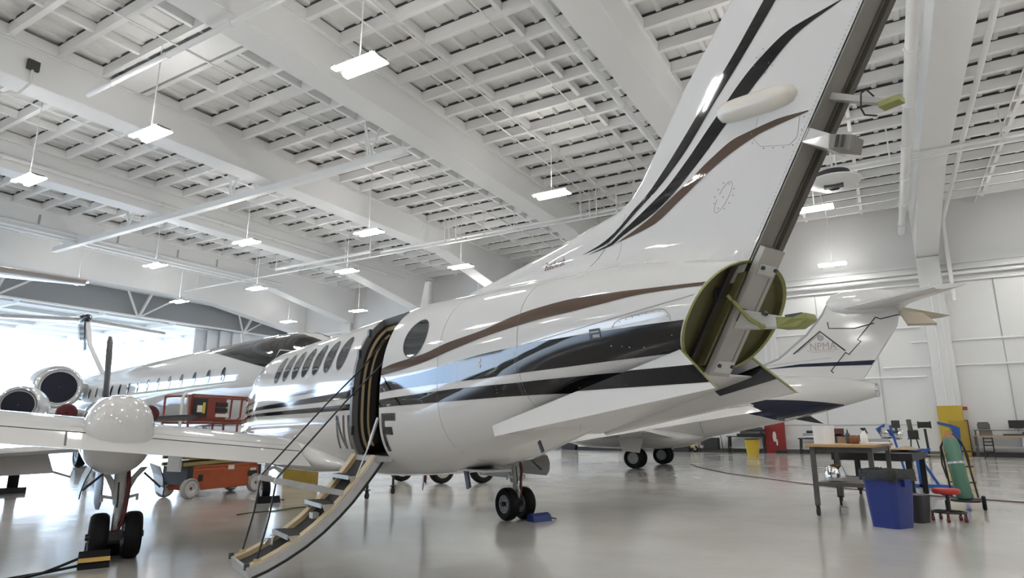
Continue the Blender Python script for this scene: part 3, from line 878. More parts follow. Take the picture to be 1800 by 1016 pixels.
obj('placard_arrow', ar, DECALY, lsp)
# lower rudder hinge bracket with actuator rod
hb = obj('rudder_hinge_bracket', MB().prism([(sp_s(2.06) - .05, .06, 2.06), (sp_s(1.95) - .05, .06, 1.95), (-6.36, .03, 1.925), (-6.38, .03, 1.985)], (0, -.10, 0)), GREYP, plane, bevel=.006)
obj('hinge_tip', MB().prism([(-6.36, .05, 1.915), (-6.36, .05, 1.985), (-6.46, .055, 1.965), (-6.53, .04, 1.985), (-6.54, .04, 1.945), (-6.47, .05, 1.905)], (0, -.11, 0)), PRIMLT, hb, bevel=.008)
obj('hinge_recess', MB().box((-6.45, -.005, 1.975), (.10, .05, .03)), DMETAL, hb)
obj('actuator_rod', MB().tube([(pc(2.14), .17, 2.13), (-6.20, .06, 1.99), (-6.26, .035, 1.945)], .012, 8).ball((-6.265, .035, 1.94), (.025, .02, .018), 8), PRIMLT, hb)
obj('hinge_bolt', MB().cyl((-6.30, .07, 2.01), (-6.30, .04, 2.01), .014, n=8), DMETAL, hb)
# middle hinge box and upper hinge arm with a hanging lead
mx = obj('hinge_box', MB().prism([(sp_s(2.99), .103, 2.995), (sp_s(2.92), .103, 2.92), (sp_s(2.92) - .13, .07, 2.84), (sp_s(2.99) - .10, .07, 2.925)], (0, -.19, 0)), WHITE, plane, bevel=.005)
obj('box_end', MB().prism([(sp_s(2.92) - .13, .065, 2.845), (sp_s(2.99) - .10, .065, 2.922), (sp_s(2.99) - .21, .05, 2.88), (sp_s(2.92) - .23, .05, 2.80)], (0, -.12, 0)), SPARM, mx, bevel=.004)
for d in (.03, .06):
    obj('box_slot', MB().prism([(sp_s(2.92) - .13 - d, .067, 2.85 - d * .4), (sp_s(2.99) - .105 - d, .067, 2.915 - d * .4), (sp_s(2.99) - .12 - d, .066, 2.91 - d * .4), (sp_s(2.92) - .145 - d, .066, 2.845 - d * .4)], (0, .003, 0)), BLKP, mx)
ua = obj('upper_hinge_arm', MB().prism([(sp_s(3.16), .05, 3.175), (sp_s(3.16), .05, 3.13), (sp_s(3.16) - .27, .02, 2.99), (sp_s(3.16) - .27, .02, 3.015)], (0, -.06, 0)), SPARL, plane)
obj('arm_tip', MB().box((sp_s(3.16) - .28, -.01, 3.0), (.10, .07, .03)), PRIMLT, ua)
obj('hanging_lead', MB().tube([(-7.02, .03, 3.05), (-7.0, .06, 3.09), (-6.98, .08, 3.07), (-6.97, .08, 2.99), (-6.98, .07, 2.95), (-7.03, .05, 2.93)], .005, 5), CABLE, ua)

# ---- ventral strakes
def strake(side):
    out = [(-4.20, .54, 1.39), (-4.29, .575, 1.31), (-6.183, .395, 1.58), (-5.92, .352, 1.82)]
    inn = [(-4.25, .49, 1.40), (-4.30, .54, 1.325), (-6.17, .375, 1.585), (-5.915, .325, 1.82)]
    o_ = [(x, side * y, z) for x, y, z in out]; i_ = [(x, side * y, z) for x, y, z in inn]
    def on(u, v, off):
        a = Vector(o_[1]).lerp(Vector(o_[2]), u); b = Vector(o_[0]).lerp(Vector(o_[3]), u); p = a.lerp(b, v)
        return (p.x, p.y + side * off, p.z)
    def oni(u, v, off):
        a = Vector(i_[1]).lerp(Vector(i_[2]), u); b = Vector(i_[0]).lerp(Vector(i_[3]), u); p = a.lerp(b, v)
        return (p.x, p.y - side * off, p.z)
    mb = MB().grid(lambda u, v: on(u, v, 0), 40, 8).grid(lambda u, v: oni(u, v, 0), 40, 8)
    for e in (0, 1):
        mb.grid(lambda u, v: Vector(on(u, e, 0)).lerp(Vector(oni(u, e, 0)), v), 40, 1)
        mb.grid(lambda u, v: Vector(on(e, u, 0)).lerp(Vector(oni(e, u, 0)), v), 8, 1)
    sk = obj('ventral_strake', mb, WHITE, plane, smooth=30)
    for f, nm in ((on, 'strake_stripe'),):
        def fn(u, v, f=f):
            uu = .22 + .78 * u
            x = f(uu, 0, 0)[0]
            lo, hi = b2B(max(-5.3, x)), b2T(max(-5.3, x))
            z0, z1 = f(uu, 0, 0)[2], f(uu, 1, 0)[2]
            z = min(max(lo + (hi - lo) * v, z0), z1)
            return f(uu, (z - z0) / max(.001, z1 - z0), .003)
        obj(nm, MB().grid(fn, 40, 3), BLACK, sk)
    def fi(u, v):
        uu = .74 + .26 * u; w = .30 + .38 * v + .06 * uu
        return oni(uu, w, .003)
    obj('strake_stripe', MB().grid(fi, 20, 2), BLACK, sk)
    obj('strake_edge', MB().prism([(x + (-.004), y, z) for x, y, z in (o_[2], o_[3], i_[3], i_[2])], (-.008, 0, -.004)), PRIMLT, sk)
for side in (1, -1):
    strake(side)
obj('strake_bridge', MB().prism([(-4.3, -.5, 1.335), (-4.3, .5, 1.335), (-5.9, .37, 1.70), (-5.9, -.37, 1.70)], (0, 0, -.01)), WHITE, plane)

# ---- wings with flaps, nacelles and propellers
def wing_sec(t):
    te = -.90 if t < 2.8 else -.90 + (t - 2.8) * .075
    le = 1.55 if t < 2.8 else 1.55 - (t - 2.8) * .10
    zt = .936 + .102 * (t - .777)
    return te, le, zt
def airfoil(t, u, up):
    te, le, zt = wing_sec(t); ch = le - te
    x = le - ch * u
    cam_ = zt + .10 * (1 - u) + .10 * sin(pi * u) ** 1.0
    th = .145 * ch * (1.4845 * sqrt(max(u, 0)) - .63 * u - 1.758 * u * u + 1.4215 * u**3 - .5075 * u**4) * 1.05
    return (x, cam_ + (th if up else -th * .8))
US = [0, .01, .03, .07, .12, .2, .3, .42, .55, .66, .74, .80]
UF = [.803, .85, .9, .95, .98, 1.0]
def wing(side):
    ts = [.55, .9, 1.5, 2.2, 2.8, 3.21, 3.24, 4.0, 5.5, 7.0, 8.4, 8.75]
    rings = []
    for t in ts:
        up = [(airfoil(t, u, True)[0], side * t, airfoil(t, u, True)[1]) for u in US]
        dn = [(airfoil(t, u, False)[0], side * t, airfoil(t, u, False)[1]) for u in US[1:]]
        rings.append(up + dn[::-1])
    w = obj('wing', MB().loft(rings), WHITE, plane, smooth=35)
    for ta, tb in ((.86, 3.215), (3.235, 8.6)):
        rg = []
        for t in np.linspace(ta, tb, 6):
            up = [(airfoil(t, u, True)[0], side * t, airfoil(t, u, True)[1] - .002) for u in UF]
            dn = [(airfoil(t, u, False)[0], side * t, airfoil(t, u, False)[1]) for u in UF[:-1]]
            rg.append(up + dn[::-1])
        obj('flap', MB().loft(rg), WHITE, w, smooth=35)
    for (a, b) in (((.86, .80), (8.6, .80)), ((.95, .72), (3.2, .72))):
        P = []
        for t in np.linspace(a[0], b[0], 24):
            x, z = airfoil(t, a[1], True); P.append((x, side * t, z + .0005))
        obj('wing_seam', MB().tube(P, .004 if a[1] > .75 else .0015, 4), SEAL if a[1] > .75 else SEAM, w)
    # root fairing sweeping aft along the fuselage
    rings = []
    for k in np.linspace(0, 1, 16):
        s = 1.5 - 3.05 * k
        zc = 1.06 - .10 * k; r = .26 * (1 - k ** 2.2) ** .8 + .012
        wdt = .30 * (1 - k ** 2.5) ** .7 + .015
        rings.append([(s, side * (fus_t(s, 1.05) - .06 + wdt * cos(a)), zc + r * sin(a) * (1.0 if sin(a) > 0 else .75)) for a in np.linspace(0, 2 * pi, 18, endpoint=False)])
    obj('root_fairing', MB().loft(rings), WHITE, w, smooth=60)
    # nacelle
    NT = 2.755
    prof = [(-.64, .05, 1.34), (-.63, .30, 1.34), (-.60, .52, 1.34), (-.54, .72, 1.33), (-.44, .86, 1.32), (-.28, .96, 1.31), (0, 1.0, 1.31), (1.2, 1.02, 1.34), (2.0, .95, 1.40), (2.6, .78, 1.45), (2.95, .60, 1.48), (3.1, .5, 1.49)]
    rings = [[(s, side * (NT + .345 * k * math.copysign(abs(cos(a)) ** .9, cos(a))), zc + .43 * k * math.copysign(abs(sin(a)) ** .9, sin(a))) for a in np.linspace(0, 2 * pi, 40, endpoint=False)] for s, k, zc in prof]
    nc = obj('engine_nacelle', MB().loft(rings), WHITE, plane, smooth=60)
    for sd in (-1, 1):
        for zz in (1.20, 1.34):
            obj('nacelle_stripe', MB().grid(lambda u, v: (.2 + 2.1 * u, side * NT + sd * (.345 * 1.0 * (1 - ((zz + .07 * v - 1.33) / .44) ** 2) ** .5 + .012), zz + .07 * v + .05 * u), 12, 2), BLACK, nc)
        obj('exhaust_stack', MB().tube([(2.35, side * NT + sd * .26, 1.52), (2.25, side * NT + sd * .40, 1.55), (2.10, side * NT + sd * .47, 1.57)], .10, 12), CHROME, nc, smooth=50)
    pr = obj('propeller_spinner', MB().lathe([(.20, 0), (.20, .06), (.17, .2), (.10, .36), (.02, .44)], (3.12, side * NT, 1.49), (1, 0, 0), 24), CHROME, plane, smooth=50)
    for k in range(4):
        a = radians(3 + 90 * k)
        ax = Vector((0, sin(a) * side, cos(a))); pv = Vector((0, cos(a) * side, -sin(a)))
        rings = []
        for r, c, tw, th in ((.10, .07, 1.6, .06), (.30, .11, 1.7, .045), (.6, .15, 1.8, .03), (.95, .15, 1.9, .02), (1.2, .12, 1.95, .014), (1.29, .06, 1.95, .008)):
            o = Vector((3.2, side * NT, 1.49)) + ax * r
            ch = pv * cos(tw) + Vector((1, 0, 0)) * sin(tw); nn = ch.cross(ax)
            rings.append([o + ch * (c * cos(q)) + nn * (th * sin(q)) for q in np.linspace(0, 2 * pi, 12, endpoint=False)])
        obj('propeller_blade', MB().loft(rings), mat('blade_grey', (.10, .10, .11), .3, metal=.5), pr, smooth=50)
    return w
for side in (1, -1):
    wing(side)

# ---- landing gear
def tyre(mb, c, axis, r, w, rim=.55, n=32, mt=0, mh=1):
    h = w / 2
    prof = [(.03, -h * .55), (r * rim * .55, -h * .6), (r * rim * .6, -h * .8), (r * rim, -h * .8), (r * rim, -h * .7), (r * (rim + .12), -h * .95), (r * .86, -h), (r * .97, -h * .68), (r, -h * .35), (r, h * .35), (r * .97, h * .68), (r * .86, h), (r * (rim + .12), h * .95), (r * rim, h * .7), (r * rim, h * .8), (r * rim * .6, h * .8), (r * rim * .55, h * .6), (.03, h * .55)]
    ms = [mh, mh, mh, mh, mt, mt, mt, mt, mt, mt, mt, mt, mt, mh, mh, mh, mh]
    mb.lathe(prof, c, axis, n, ms=ms)
    return mb
def wheel_obj(c, axis, r, w, parent, name='wheel'):
    mb = tyre(MB(), c, axis, r, w)
    for i in range(9):
        a = 2 * pi * i / 9
        for sd in (-1, 1):
            q = Vector((c[0] + r * .42 * cos(a), c[1] + sd * w * .40 * (1 if abs(axis[1]) > .5 else 0), c[2] + r * .42 * sin(a)))
            mb.ball(q, r * .05, 6, 2)
    return obj(name, mb, [RUBBER, HUBM, DMETAL], parent, smooth=40)
def main_gear(side):
    t = 2.655 * side
    g = obj('main_landing_gear', MB().cyl((0, t, .25), (0, t, .62), .045, n=16).cyl((.0, t, .58), (.02, t, .95), .065, .08, n=16), GREYP, plane, smooth=40)
    obj('gear_yoke', MB().prism([(.0, t - .05, .55), (.0, t - .085, .70), (0, t - .15, .84), (0, t - .24, .95), (0, t - .17, .95), (0, t - .07, .82), (0, t + .07, .82), (0, t + .17, .95), (0, t + .24, .95), (0, t + .15, .84), (0, t + .085, .70), (0, t + .05, .55)], (.07, 0, 0)), GREYP, g, bevel=.01)
    for sd in (-1, 1):
        obj('tow_lug', MB().beam((-.01, t + sd * .05, .63), (-.01, t + sd * .16, .655), .03, .03).cyl((-.01, t + sd * .165, .67), (-.01, t + sd * .165, .60), .014, n=8), GREYP, g)
    obj('torque_link', MB().beam((-.05, t + .03, .56), (-.13, t + .02, .42), .035, .03).beam((-.13, t + .02, .42), (-.05, t, .28), .035, .03), GREYP, g)
    obj('axle', MB().cyl((0, t - .27, .245), (0, t + .27, .245), .035, n=12).box((0, t, .25), (.09, .14, .10)), DMETAL, g)
    obj('brake_hose', MB().tube([(-.03, t - .05, .93), (-.07, t - .07, .75), (-.06, t - .06, .55), (-.08, t - .05, .40), (-.07, t + .01, .28)], .022, 8), REDH, g, smooth=60)
    obj('brake_line', MB().tube([(-.06, t + .03, .8), (-.075, t + .02, .6), (-.07, t + .03, .4)], .008, 6), CABLE, g)
    for sd in (-1, 1):
        wheel_obj((0, t + sd * .155, .243), (0, 1, 0), .243, .17, g)
        rg = [[(-.42, t + sd * .30, .97), (.55, t + sd * .30, .97)], [(-.42, t + sd * .345, .86), (.55, t + sd * .345, .86)], [(-.38, t + sd * .37, .74), (.5, t + sd * .37, .74)], [(-.30, t + sd * .375, .66), (.42, t + sd * .375, .66)]]
        obj('gear_door', MB().loft(rg + [[(a[0], a[1] + sd * .012, a[2]) for a in r] for r in rg[::-1]], cap0=False, cap1=False, closed=False), GREYP, g)
        obj('door_link', MB().beam((-.15, t + sd * .19, .90), (-.2, t + sd * .36, .74), .02, .02), DMETAL, g)
    return g
for side in (1, -1):
    main_gear(side)
ng = obj('nose_landing_gear', MB().cyl((4.9, -.12, .30), (4.75, -.12, 1.05), .045, n=14).beam((4.9, -.19, .22), (4.87, -.19, .45), .03, .05).beam((4.9, -.05, .22), (4.87, -.05, .45), .03, .05).box((4.87, -.12, .45), (.10, .2, .06)), GREYP, plane)
wheel_obj((4.9, -.12, .22), (0, 1, 0), .22, .15, ng)

# ---- airstair
AC = [(.78, 1.11), (.86, 1.0), (.96, .875), (1.06, .755), (1.17, .645), (1.30, .53), (1.44, .43), (1.60, .34), (1.74, .275), (1.86, .235)]
SA, SB = -2.575, -1.955
stair = obj('airstair', MB(), ALUM, plane)
def arc_n(i, d):
    a = AC[max(0, i - 1)]; b = AC[min(len(AC) - 1, i + 1)]
    tx, tz = b[0] - a[0], b[1] - a[1]; L = sqrt(tx * tx + tz * tz)
    nx, nz = tz / L, -tx / L            # below and inboard of the tread
    return (AC[i][0] + nx * d, AC[i][1] + nz * d)
def arcstrip(s0, s1, d0, d1):
    rings = []
    for i in range(len(AC)):
        a, b = arc_n(i, d0), arc_n(i, d1)
        rings.append([(s0, a[0], a[1]), (s1, a[0], a[1]), (s1, b[0], b[1]), (s0, b[0], b[1])])
    return MB().loft(rings)
remesh(stair, arcstrip(SA, SB, .045, .075), [WHITE])
obj('stair_tread_panel', arcstrip(SA + .09, SB - .09, .02, .05), TREAD, stair)
for s0, s1 in ((SA + .010, SA + .12), (SB - .12, SB - .010)):
    obj('stair_trim', arcstrip(s0, s1, -.020, .03), TAN, stair)
for s0, s1 in ((SA - .012, SA + .012), (SB - .012, SB + .012)):
    obj('stair_side_rail', arcstrip(s0, s1, -.014, .065), ALUM, stair)
    obj('stair_edge_seal', arcstrip(s0 - .004, s1 + .004, .062, .085), SEAL, stair)
e0, e1 = arc_n(9, -.02), arc_n(9, .08)
obj('stair_end_cap', MB().prism([(SA, e0[0], e0[1]), (SB, e0[0], e0[1]), (SB, e1[0], e1[1]), (SA, e1[0], e1[1])], (0, .02, -.008)), ALUM, stair)
for s in (SA + .02, SB - .02):
    obj('end_latch', MB().box((s, e0[0] + .012, e0[1]), (.03, .04, .05)), DMETAL, stair)
for t, z, d in ((1.02, .93, .18), (1.26, .693, .22), (1.54, .45, .25)):
    sp = obj('step', MB().box((-2.265, t - d / 2, z), (.46, d, .018)), TREAD, stair)
    obj('step_nosing', MB().box((-2.265, t + .004, z - .008), (.475, .012, .036)), ALUM, stair)
    for s in (-2.50, -2.03):
        obj('step_bracket', MB().prism([(s, t, z + .005), (s, t - d, z + .005), (s, t - d * .6, z - .09), (s, t - d * .2, z - .09)], (.008, 0, 0)), ALUM, stair)
for s, mt in ((-2.52, 1.0), (-2.0, 1.0)):
    obj('handrail_arm', MB().beam((s, 1.08, .79), (s, 1.70, .925), .035, .05), ALUM, stair)
    t0, z0 = (.50, 2.32)
    obj('handrail_cable', MB().tube([(s, t0, z0), (s, .76, 1.98), (s, 1.09, 1.63), (s, 1.68, .945), (s, 1.72, .62), (s, 1.79, .30)], .0085, 6), CABLE, stair, smooth=60)
    obj('cable_anchor', MB().box((s, 1.79, .28), (.03, .05, .04)), TAN, stair)
obj('gas_strut', MB().cyl((-2.60, .80, 1.47), (-2.585, .87, 1.22), .016, n=10).cyl((-2.585, .87, 1.22), (-2.56, .97, .93), .008, n=8), METAL, stair)
obj('stair_latch', MB().tube([(-2.3, 1.62, .36), (-2.25, 1.60, .42), (-2.2, 1.63, .40), (-2.2, 1.66, .36)], .015, 6), METAL, stair)
obj('stair_light', MB().box((-2.28, 1.25, .585), (.10, .06, .05)), GREYP, stair)
obj('stair_handle', MB().tube([(-1.9, 1.46, .96), (-1.92, 1.55, 1.01), (-1.95, 1.63, .985), (-1.97, 1.66, .92)], .018, 8), ALUM, stair)
# ------------------------------------------------------------------ other aircraft
def ring(x, w, zt, zb, n=40, e=2.0):
    zc, h = (zt + zb) / 2, (zt - zb) / 2
    return [(x, w * math.copysign(abs(cos(a)) ** (2 / e), cos(a)), zc + h * math.copysign(abs(sin(a)) ** (2 / e), sin(a))) for a in np.linspace(0, 2 * pi, n, endpoint=False)]
def body(prof, n=40):
    xs = [p[0] for p in prof]
    out = []
    order = 1 if xs[0] < xs[-1] else -1
    P = prof[::order]
    X = [p[0] for p in P]
    for x in np.linspace(X[0], X[-1], 70):
        out.append(ring(x, herm(X, [p[1] for p in P], x), herm(X, [p[2] for p in P], x), herm(X, [p[3] for p in P], x), n))
    return MB().loft(out)
def body_fn(prof):
    P = prof if prof[0][0] < prof[-1][0] else prof[::-1]
    X = [p[0] for p in P]
    def f(x, z, off=.006):
        w, zt, zb = (herm(X, [p[k] for p in P], x) for k in (1, 2, 3))
        zc, h = (zt + zb) / 2, (zt - zb) / 2
        q = min(1, abs(z - zc) / h)
        return w * sqrt(max(0, 1 - q * q)) + off
    return f
def plate(pts, th):
    """tapered surface from rows of (leading, trailing) points"""
    rings = []
    for (lx, y, z), (tx, y2, z2) in pts:
        L = []
        for u, k in ((0, 0), (.08, .7), (.3, 1), (.65, .7), (1, .05)):
            L.append((lx + (tx - lx) * u, y + (y2 - y) * u, z + (z2 - z) * u + th * k))
        for u, k in ((.65, .7), (.3, 1), (.08, .7)):
            L.append((lx + (tx - lx) * u, y + (y2 - y) * u, z + (z2 - z) * u - th * k))
        rings.append(L)
    return MB().loft(rings)
def nacelle(parent, o, d, r, L, cover, name='engine_nacelle'):
    o = Vector(o); d = Vector(d)
    nc = obj(name, MB().lathe([(r * .70, -.02), (r * .74, .0), (r * .80, -.06), (r * .88, -.06), (r * .95, .03), (r, .25), (r * 1.05, L * .35), (r * .98, L * .65), (r * .72, L * .97), (r * .66, L), (r * .5, L * .9)], o, -d, 36), WHITE, parent, smooth=50)
    obj('intake_lip', MB().lathe([(r * .74, .02), (r * .78, -.055), (r * .84, -.075), (r * .90, -.05), (r * .96, .05), (r * .95, .06)], o, -d, 36), CHROME, nc, smooth=60)
    obj('intake_cover', MB().lathe([(.01, -.02), (r * .5, -.015), (r * .74, .0), (r * .74, .06)], o, -d, 32), cover, nc, smooth=50)
    return nc

# ---- large jet with a black cockpit roof, left background
J1 = empty('business_jet', (14.3, 22.95, 0), atan2(-.973, -.231), 'large white business jet with black cockpit roof and long window row at left', 'airplane')
# x runs to the nose; the side facing the viewer is its right (-y)
P1 = [(-18, .1, 3.8, 3.5), (-16, .5, 3.95, 3.0), (-13.5, .9, 4.03, 2.4), (-10.5, 1.2, 4.06, 1.85), (-7.5, 1.30, 4.06, 1.5), (8.0, 1.30, 4.06, 1.45), (9.6, 1.24, 4.0, 1.48), (11.0, 1.05, 3.65, 1.55), (12.3, .75, 3.05, 1.65), (13.4, .4, 2.65, 1.85), (14.0, .1, 2.3, 2.1)]
f1 = body_fn(P1)
b1 = obj('fuselage', body(P1), WHITE, J1, smooth=50)
for i in range(14):
    x = -7.15 + i * 1.1
    z0 = 2.9
    rgs = [[(x + .14 * k * cos(a), -(f1(x, z0 + .21 * k * sin(a), .008)), z0 + .21 * k * sin(a)) for a in np.linspace(0, 2 * pi, 18, endpoint=False)] for k in (.02, 1)]
    obj('cabin_window', MB().loft(rgs, cap1=False), GLASS, b1)
# black roof from the cabin forward over the cockpit
def roof(u, v, side):
    x = 2.6 + 9.0 * u
    edge = 4.03 - 1.25 * min(1, max(0, u * 1.15)) ** 1.25
    zt = herm([p[0] for p in P1], [p[2] for p in P1], x)
    edge = min(edge, zt - .01)
    z = zt - (zt - edge) * v
    return (x, side * (f1(x, z, .008) if v > 0 else 0), z + .006)
for side in (-1, 1):
    obj('black_roof', MB().grid(lambda u, v: roof(u, v, side), 40, 10), BLACK, b1, smooth=60)
for side in (-1, 1):
    obj('cockpit_window', MB().grid(lambda u, v: (10.0 + .9 * u, side * f1(10.0 + .9 * u, 2.92 + .42 * v - .1 * u, .015), 2.92 + .42 * v - .1 * u), 4, 4), GLASS, b1)
    fr = [(9.95, 2.88), (10.0, 3.38), (10.9, 3.26), (10.95, 2.78), (9.95, 2.88)]
    obj('cockpit_window_frame', MB().tube([(x, side * f1(x, z, .02), z) for x, z in fr], .022, 6), WHITE, b1)
for x in (-3.5, -1.2):
    obj('roof_antenna', MB().beam((x, 0, 4.03), (x - .12, 0, 4.36), .02, .10), WHITE, b1)
obj('roof_antenna', MB().beam((5.2, 0, 4.03), (5.05, 0, 4.45), .03, .14), WHITE, b1)
fin1 = MB().prism([(-10.8, -.14, 4.1), (-15.2, -.14, 4.0), (-17.6, -.06, 7.35), (-15.9, -.06, 7.5), (-14.4, -.1, 5.9)], (0, .24, 0))
ft = obj('tail_fin', fin1, WHITE, J1, bevel=.05)
obj('fin_stripe', MB().prism([(-14.75, -.17, 5.6), (-15.5, -.17, 5.6), (-16.9, -.13, 7.35), (-15.85, -.12, 7.45)], (0, .01, 0)), BLACK, ft)
obj('fin_bullet', MB().lathe([(.02, -1.3), (.2, -1.0), (.27, -.4), (.27, .4), (.16, 1.0), (.03, 1.3)], (-16.6, 0, 7.5), (-1, 0, 0), 18), BLACK, ft, smooth=50)
for side in (-1, 1):
    obj('stabilizer', plate([((-15.9, 0, 7.5), (-17.9, 0, 7.45)), ((-17.6, side * 4.7, 7.35), (-18.6, side * 4.7, 7.35))], .09), WHITE, ft, smooth=50)
    nacelle(J1, (-7.6, side * 2.35, 3.15), (1, 0, -.0), .95, 4.0, BCLOTH)
    obj('pylon', MB().prism([(-8.4, side * 1.0, 3.2), (-11.2, side * 1.0, 3.2), (-11.2, side * 1.6, 3.2), (-8.6, side * 1.6, 3.2)], (0, 0, .2)), WHITE, J1)
    w1 = obj('wing', plate([((-.2, side * .9, 1.75), (-6.8, side * .9, 1.7)), ((-5.0, side * 7, 2.2), (-8.2, side * 7, 2.2)), ((-9.3, side * 13.2, 2.75), (-10.6, side * 13.2, 2.75))], .22), WHITE, J1, smooth=50)
    obj('winglet', plate([((-9.3, side * 13.2, 2.75), (-10.6, side * 13.2, 2.75)), ((-10.2, side * 13.7, 4.1), (-10.9, side * 13.7, 4.1))], .05), WHITE, w1)
    g = obj('main_landing_gear', MB().cyl((-2.6, side * 2.05, .5), (-2.6, side * 2.0, 1.7), .10, n=12), GREYP, J1)
    for d in (-.28, .28):
        wheel_obj((-2.6, side * 2.05 + d, .48), (0, 1, 0), .48, .30, g)
ngj = obj('nose_landing_gear', MB().cyl((9.4, 0, .35), (9.2, 0, 1.8), .08, n=12), GREYP, J1)
for d in (-.18, .18):
    wheel_obj((9.4, d, .30), (0, 1, 0), .30, .18, ngj)

# ---- smaller jet at the left frame edge: nose towards the viewer, one engine, tailplane tip, wing and gear in view
J2 = empty('light_jet', (7.16, 22.2, 0), atan2(-.931, -.364), 'white jet cut off by the left frame edge, with one covered engine and low wing', 'airplane')
P2 = [(-5.2, .15, 2.6, 2.2), (-3, .6, 2.75, 1.5), (0, .95, 2.8, .85), (9, 1.0, 2.8, .7), (11, .75, 2.3, .8), (12.5, .15, 1.5, 1.2)]
obj('fuselage', body(P2, 28), WHITE, J2, smooth=50)
for side in (-1, 1):
    nacelle(J2, (0, side * 1.6, 2.05), (.985, side * -.17, 0), .56, 2.6, BCLOTH)
    obj('pylon', MB().box((-1.2, side * 1.15, 2.05), (1.4, .7, .16)), WHITE, J2)
f2_ = obj('tail_fin', MB().prism([(-1.0, -.09, 2.6), (-5.0, -.09, 2.5), (-5.3, -.05, 6.5), (-3.4, -.05, 6.5)], (0, .18, 0)), WHITE, J2, bevel=.03)
for side in (-1, 1):
    obj('stabilizer', plate([((-2.7, 0, 6.58), (-4.6, 0, 6.55)), ((-3.6, side * 3.0, 6.62), (-4.7, side * 3.0, 6.62))], .09), mat('tailplane_shade_taupe', (.42, .37, .34), .35, coat=.5), f2_, smooth=50)  # taupe puts the dim-lit underside into the tailplane colour
    obj('wing', plate([((6.6, side * .8, .85), (3.6, side * .8, .80)), ((4.6, side * 6.5, 1.15), (3.1, side * 6.5, 1.13))], .10), WHITE, J2, smooth=50)
    g2 = obj('main_landing_gear', MB().cyl((5.0, side * 1.7, .25), (5.0, side * 1.7, .95), .09, n=12).box((5.0, side * 1.7, .5), (.16, .2, .3)), BLKP, J2)
    obj('gear_door', MB().prism([(5.15, side * 1.2, .80), (5.15, side * 2.25, .82), (5.22, side * 2.4, .40), (5.22, side * 1.05, .36)], (.03, 0, 0)), WHITE, g2)
    obj('drag_brace', MB().beam((5.0, side * 1.75, .65), (4.9, side * 2.75, .28), .07, .05), GREYP, g2)
    wheel_obj((5.0, side * 1.7, .24), (0, 1, 0), .24, .2, g2)
    obj('gear_chock', MB().box((5.25, side * 1.7, .06), (.16, .5, .12)), BLKP, g2)

# ---- jet with the navy belly and lettered fin, right background
J3 = empty('navy_belly_jet', (24.25, 8.1, 0), pi / 2, 'white T-tail business jet with navy belly and NPMA lettered fin behind the turboprop tail', 'airplane')
P3 = [(-7.82, .20, 2.86, 2.42), (-7.0, .38, 3.06, 2.18), (-6.0, .60, 3.17, 1.90), (-5.0, .80, 3.24, 1.64), (-4.0, .95, 3.29, 1.43), (-3.0, 1.04, 3.32, 1.22), (-1.8, 1.08, 3.33, 1.0), (0, 1.1, 3.34, .80), (5.5, 1.1, 3.34, .9), (7.5, .95, 3.15, 1.0), (9.0, .5, 2.4, 1.2), (9.8, .08, 1.8, 1.7)]
f3 = body_fn(P3)
b3 = obj('fuselage', body(P3), WHITE, J3, smooth=50)
obj('tail_cap', MB().lathe([(.235, -.02), (.235, .06), (.16, .10), (.02, .10)], (-7.82, 0, 2.64), (-1, 0, 0), 24), CHROME, b3, smooth=40)
def zlow(x): return herm([p[0] for p in P3], [p[3] for p in P3], x)
ntop = curve([(-6.85, 2.17), (-6.2, 2.26), (-5.4, 2.33), (-4.4, 2.36), (-3.6, 2.30), (-2.9, 2.1)])
nbot = curve([(-6.85, 2.15), (-6.2, 1.96), (-5.4, 1.76), (-4.9, 1.66), (-4.2, 1.82), (-3.6, 1.95), (-2.9, 2.06)])
for side in (1, -1):
    obj('navy_belly', MB().grid(lambda u, v: (-2.95 - 3.88 * u, side * f3(-2.95 - 3.88 * u, max(zlow(-2.95 - 3.88 * u) + .005, nbot(-2.95 - 3.88 * u)) * (1 - v) + ntop(-2.95 - 3.88 * u) * v, .008), max(zlow(-2.95 - 3.88 * u) + .005, nbot(-2.95 - 3.88 * u)) * (1 - v) + ntop(-2.95 - 3.88 * u) * v), 40, 8), NAVY, b3, smooth=60)
obj('belly_strut', MB().beam((-4.5, .78, 2.36), (-4.5, .80, 2.52), .02, .02), BLKP, b3)
obj('belly_fin', MB().prism([(-5.2, -.02, 1.72), (-5.75, -.02, 1.82), (-6.15, -.02, 1.55), (-5.9, -.02, 1.58)], (0, .04, 0)), BLKP, b3)
for x, z in ((-2.2, 1.75),):
    obj('panel_seam', MB().tube([(x, f3(x, zz, .004), zz) for zz in np.linspace(1.1, 2.9, 12)], .012, 4), SEAM, b3)
obj('belly_antenna', MB().box((-2.6, f3(-2.6, 1.85), 1.85), (.35, .02, .03)), DMETAL, b3)
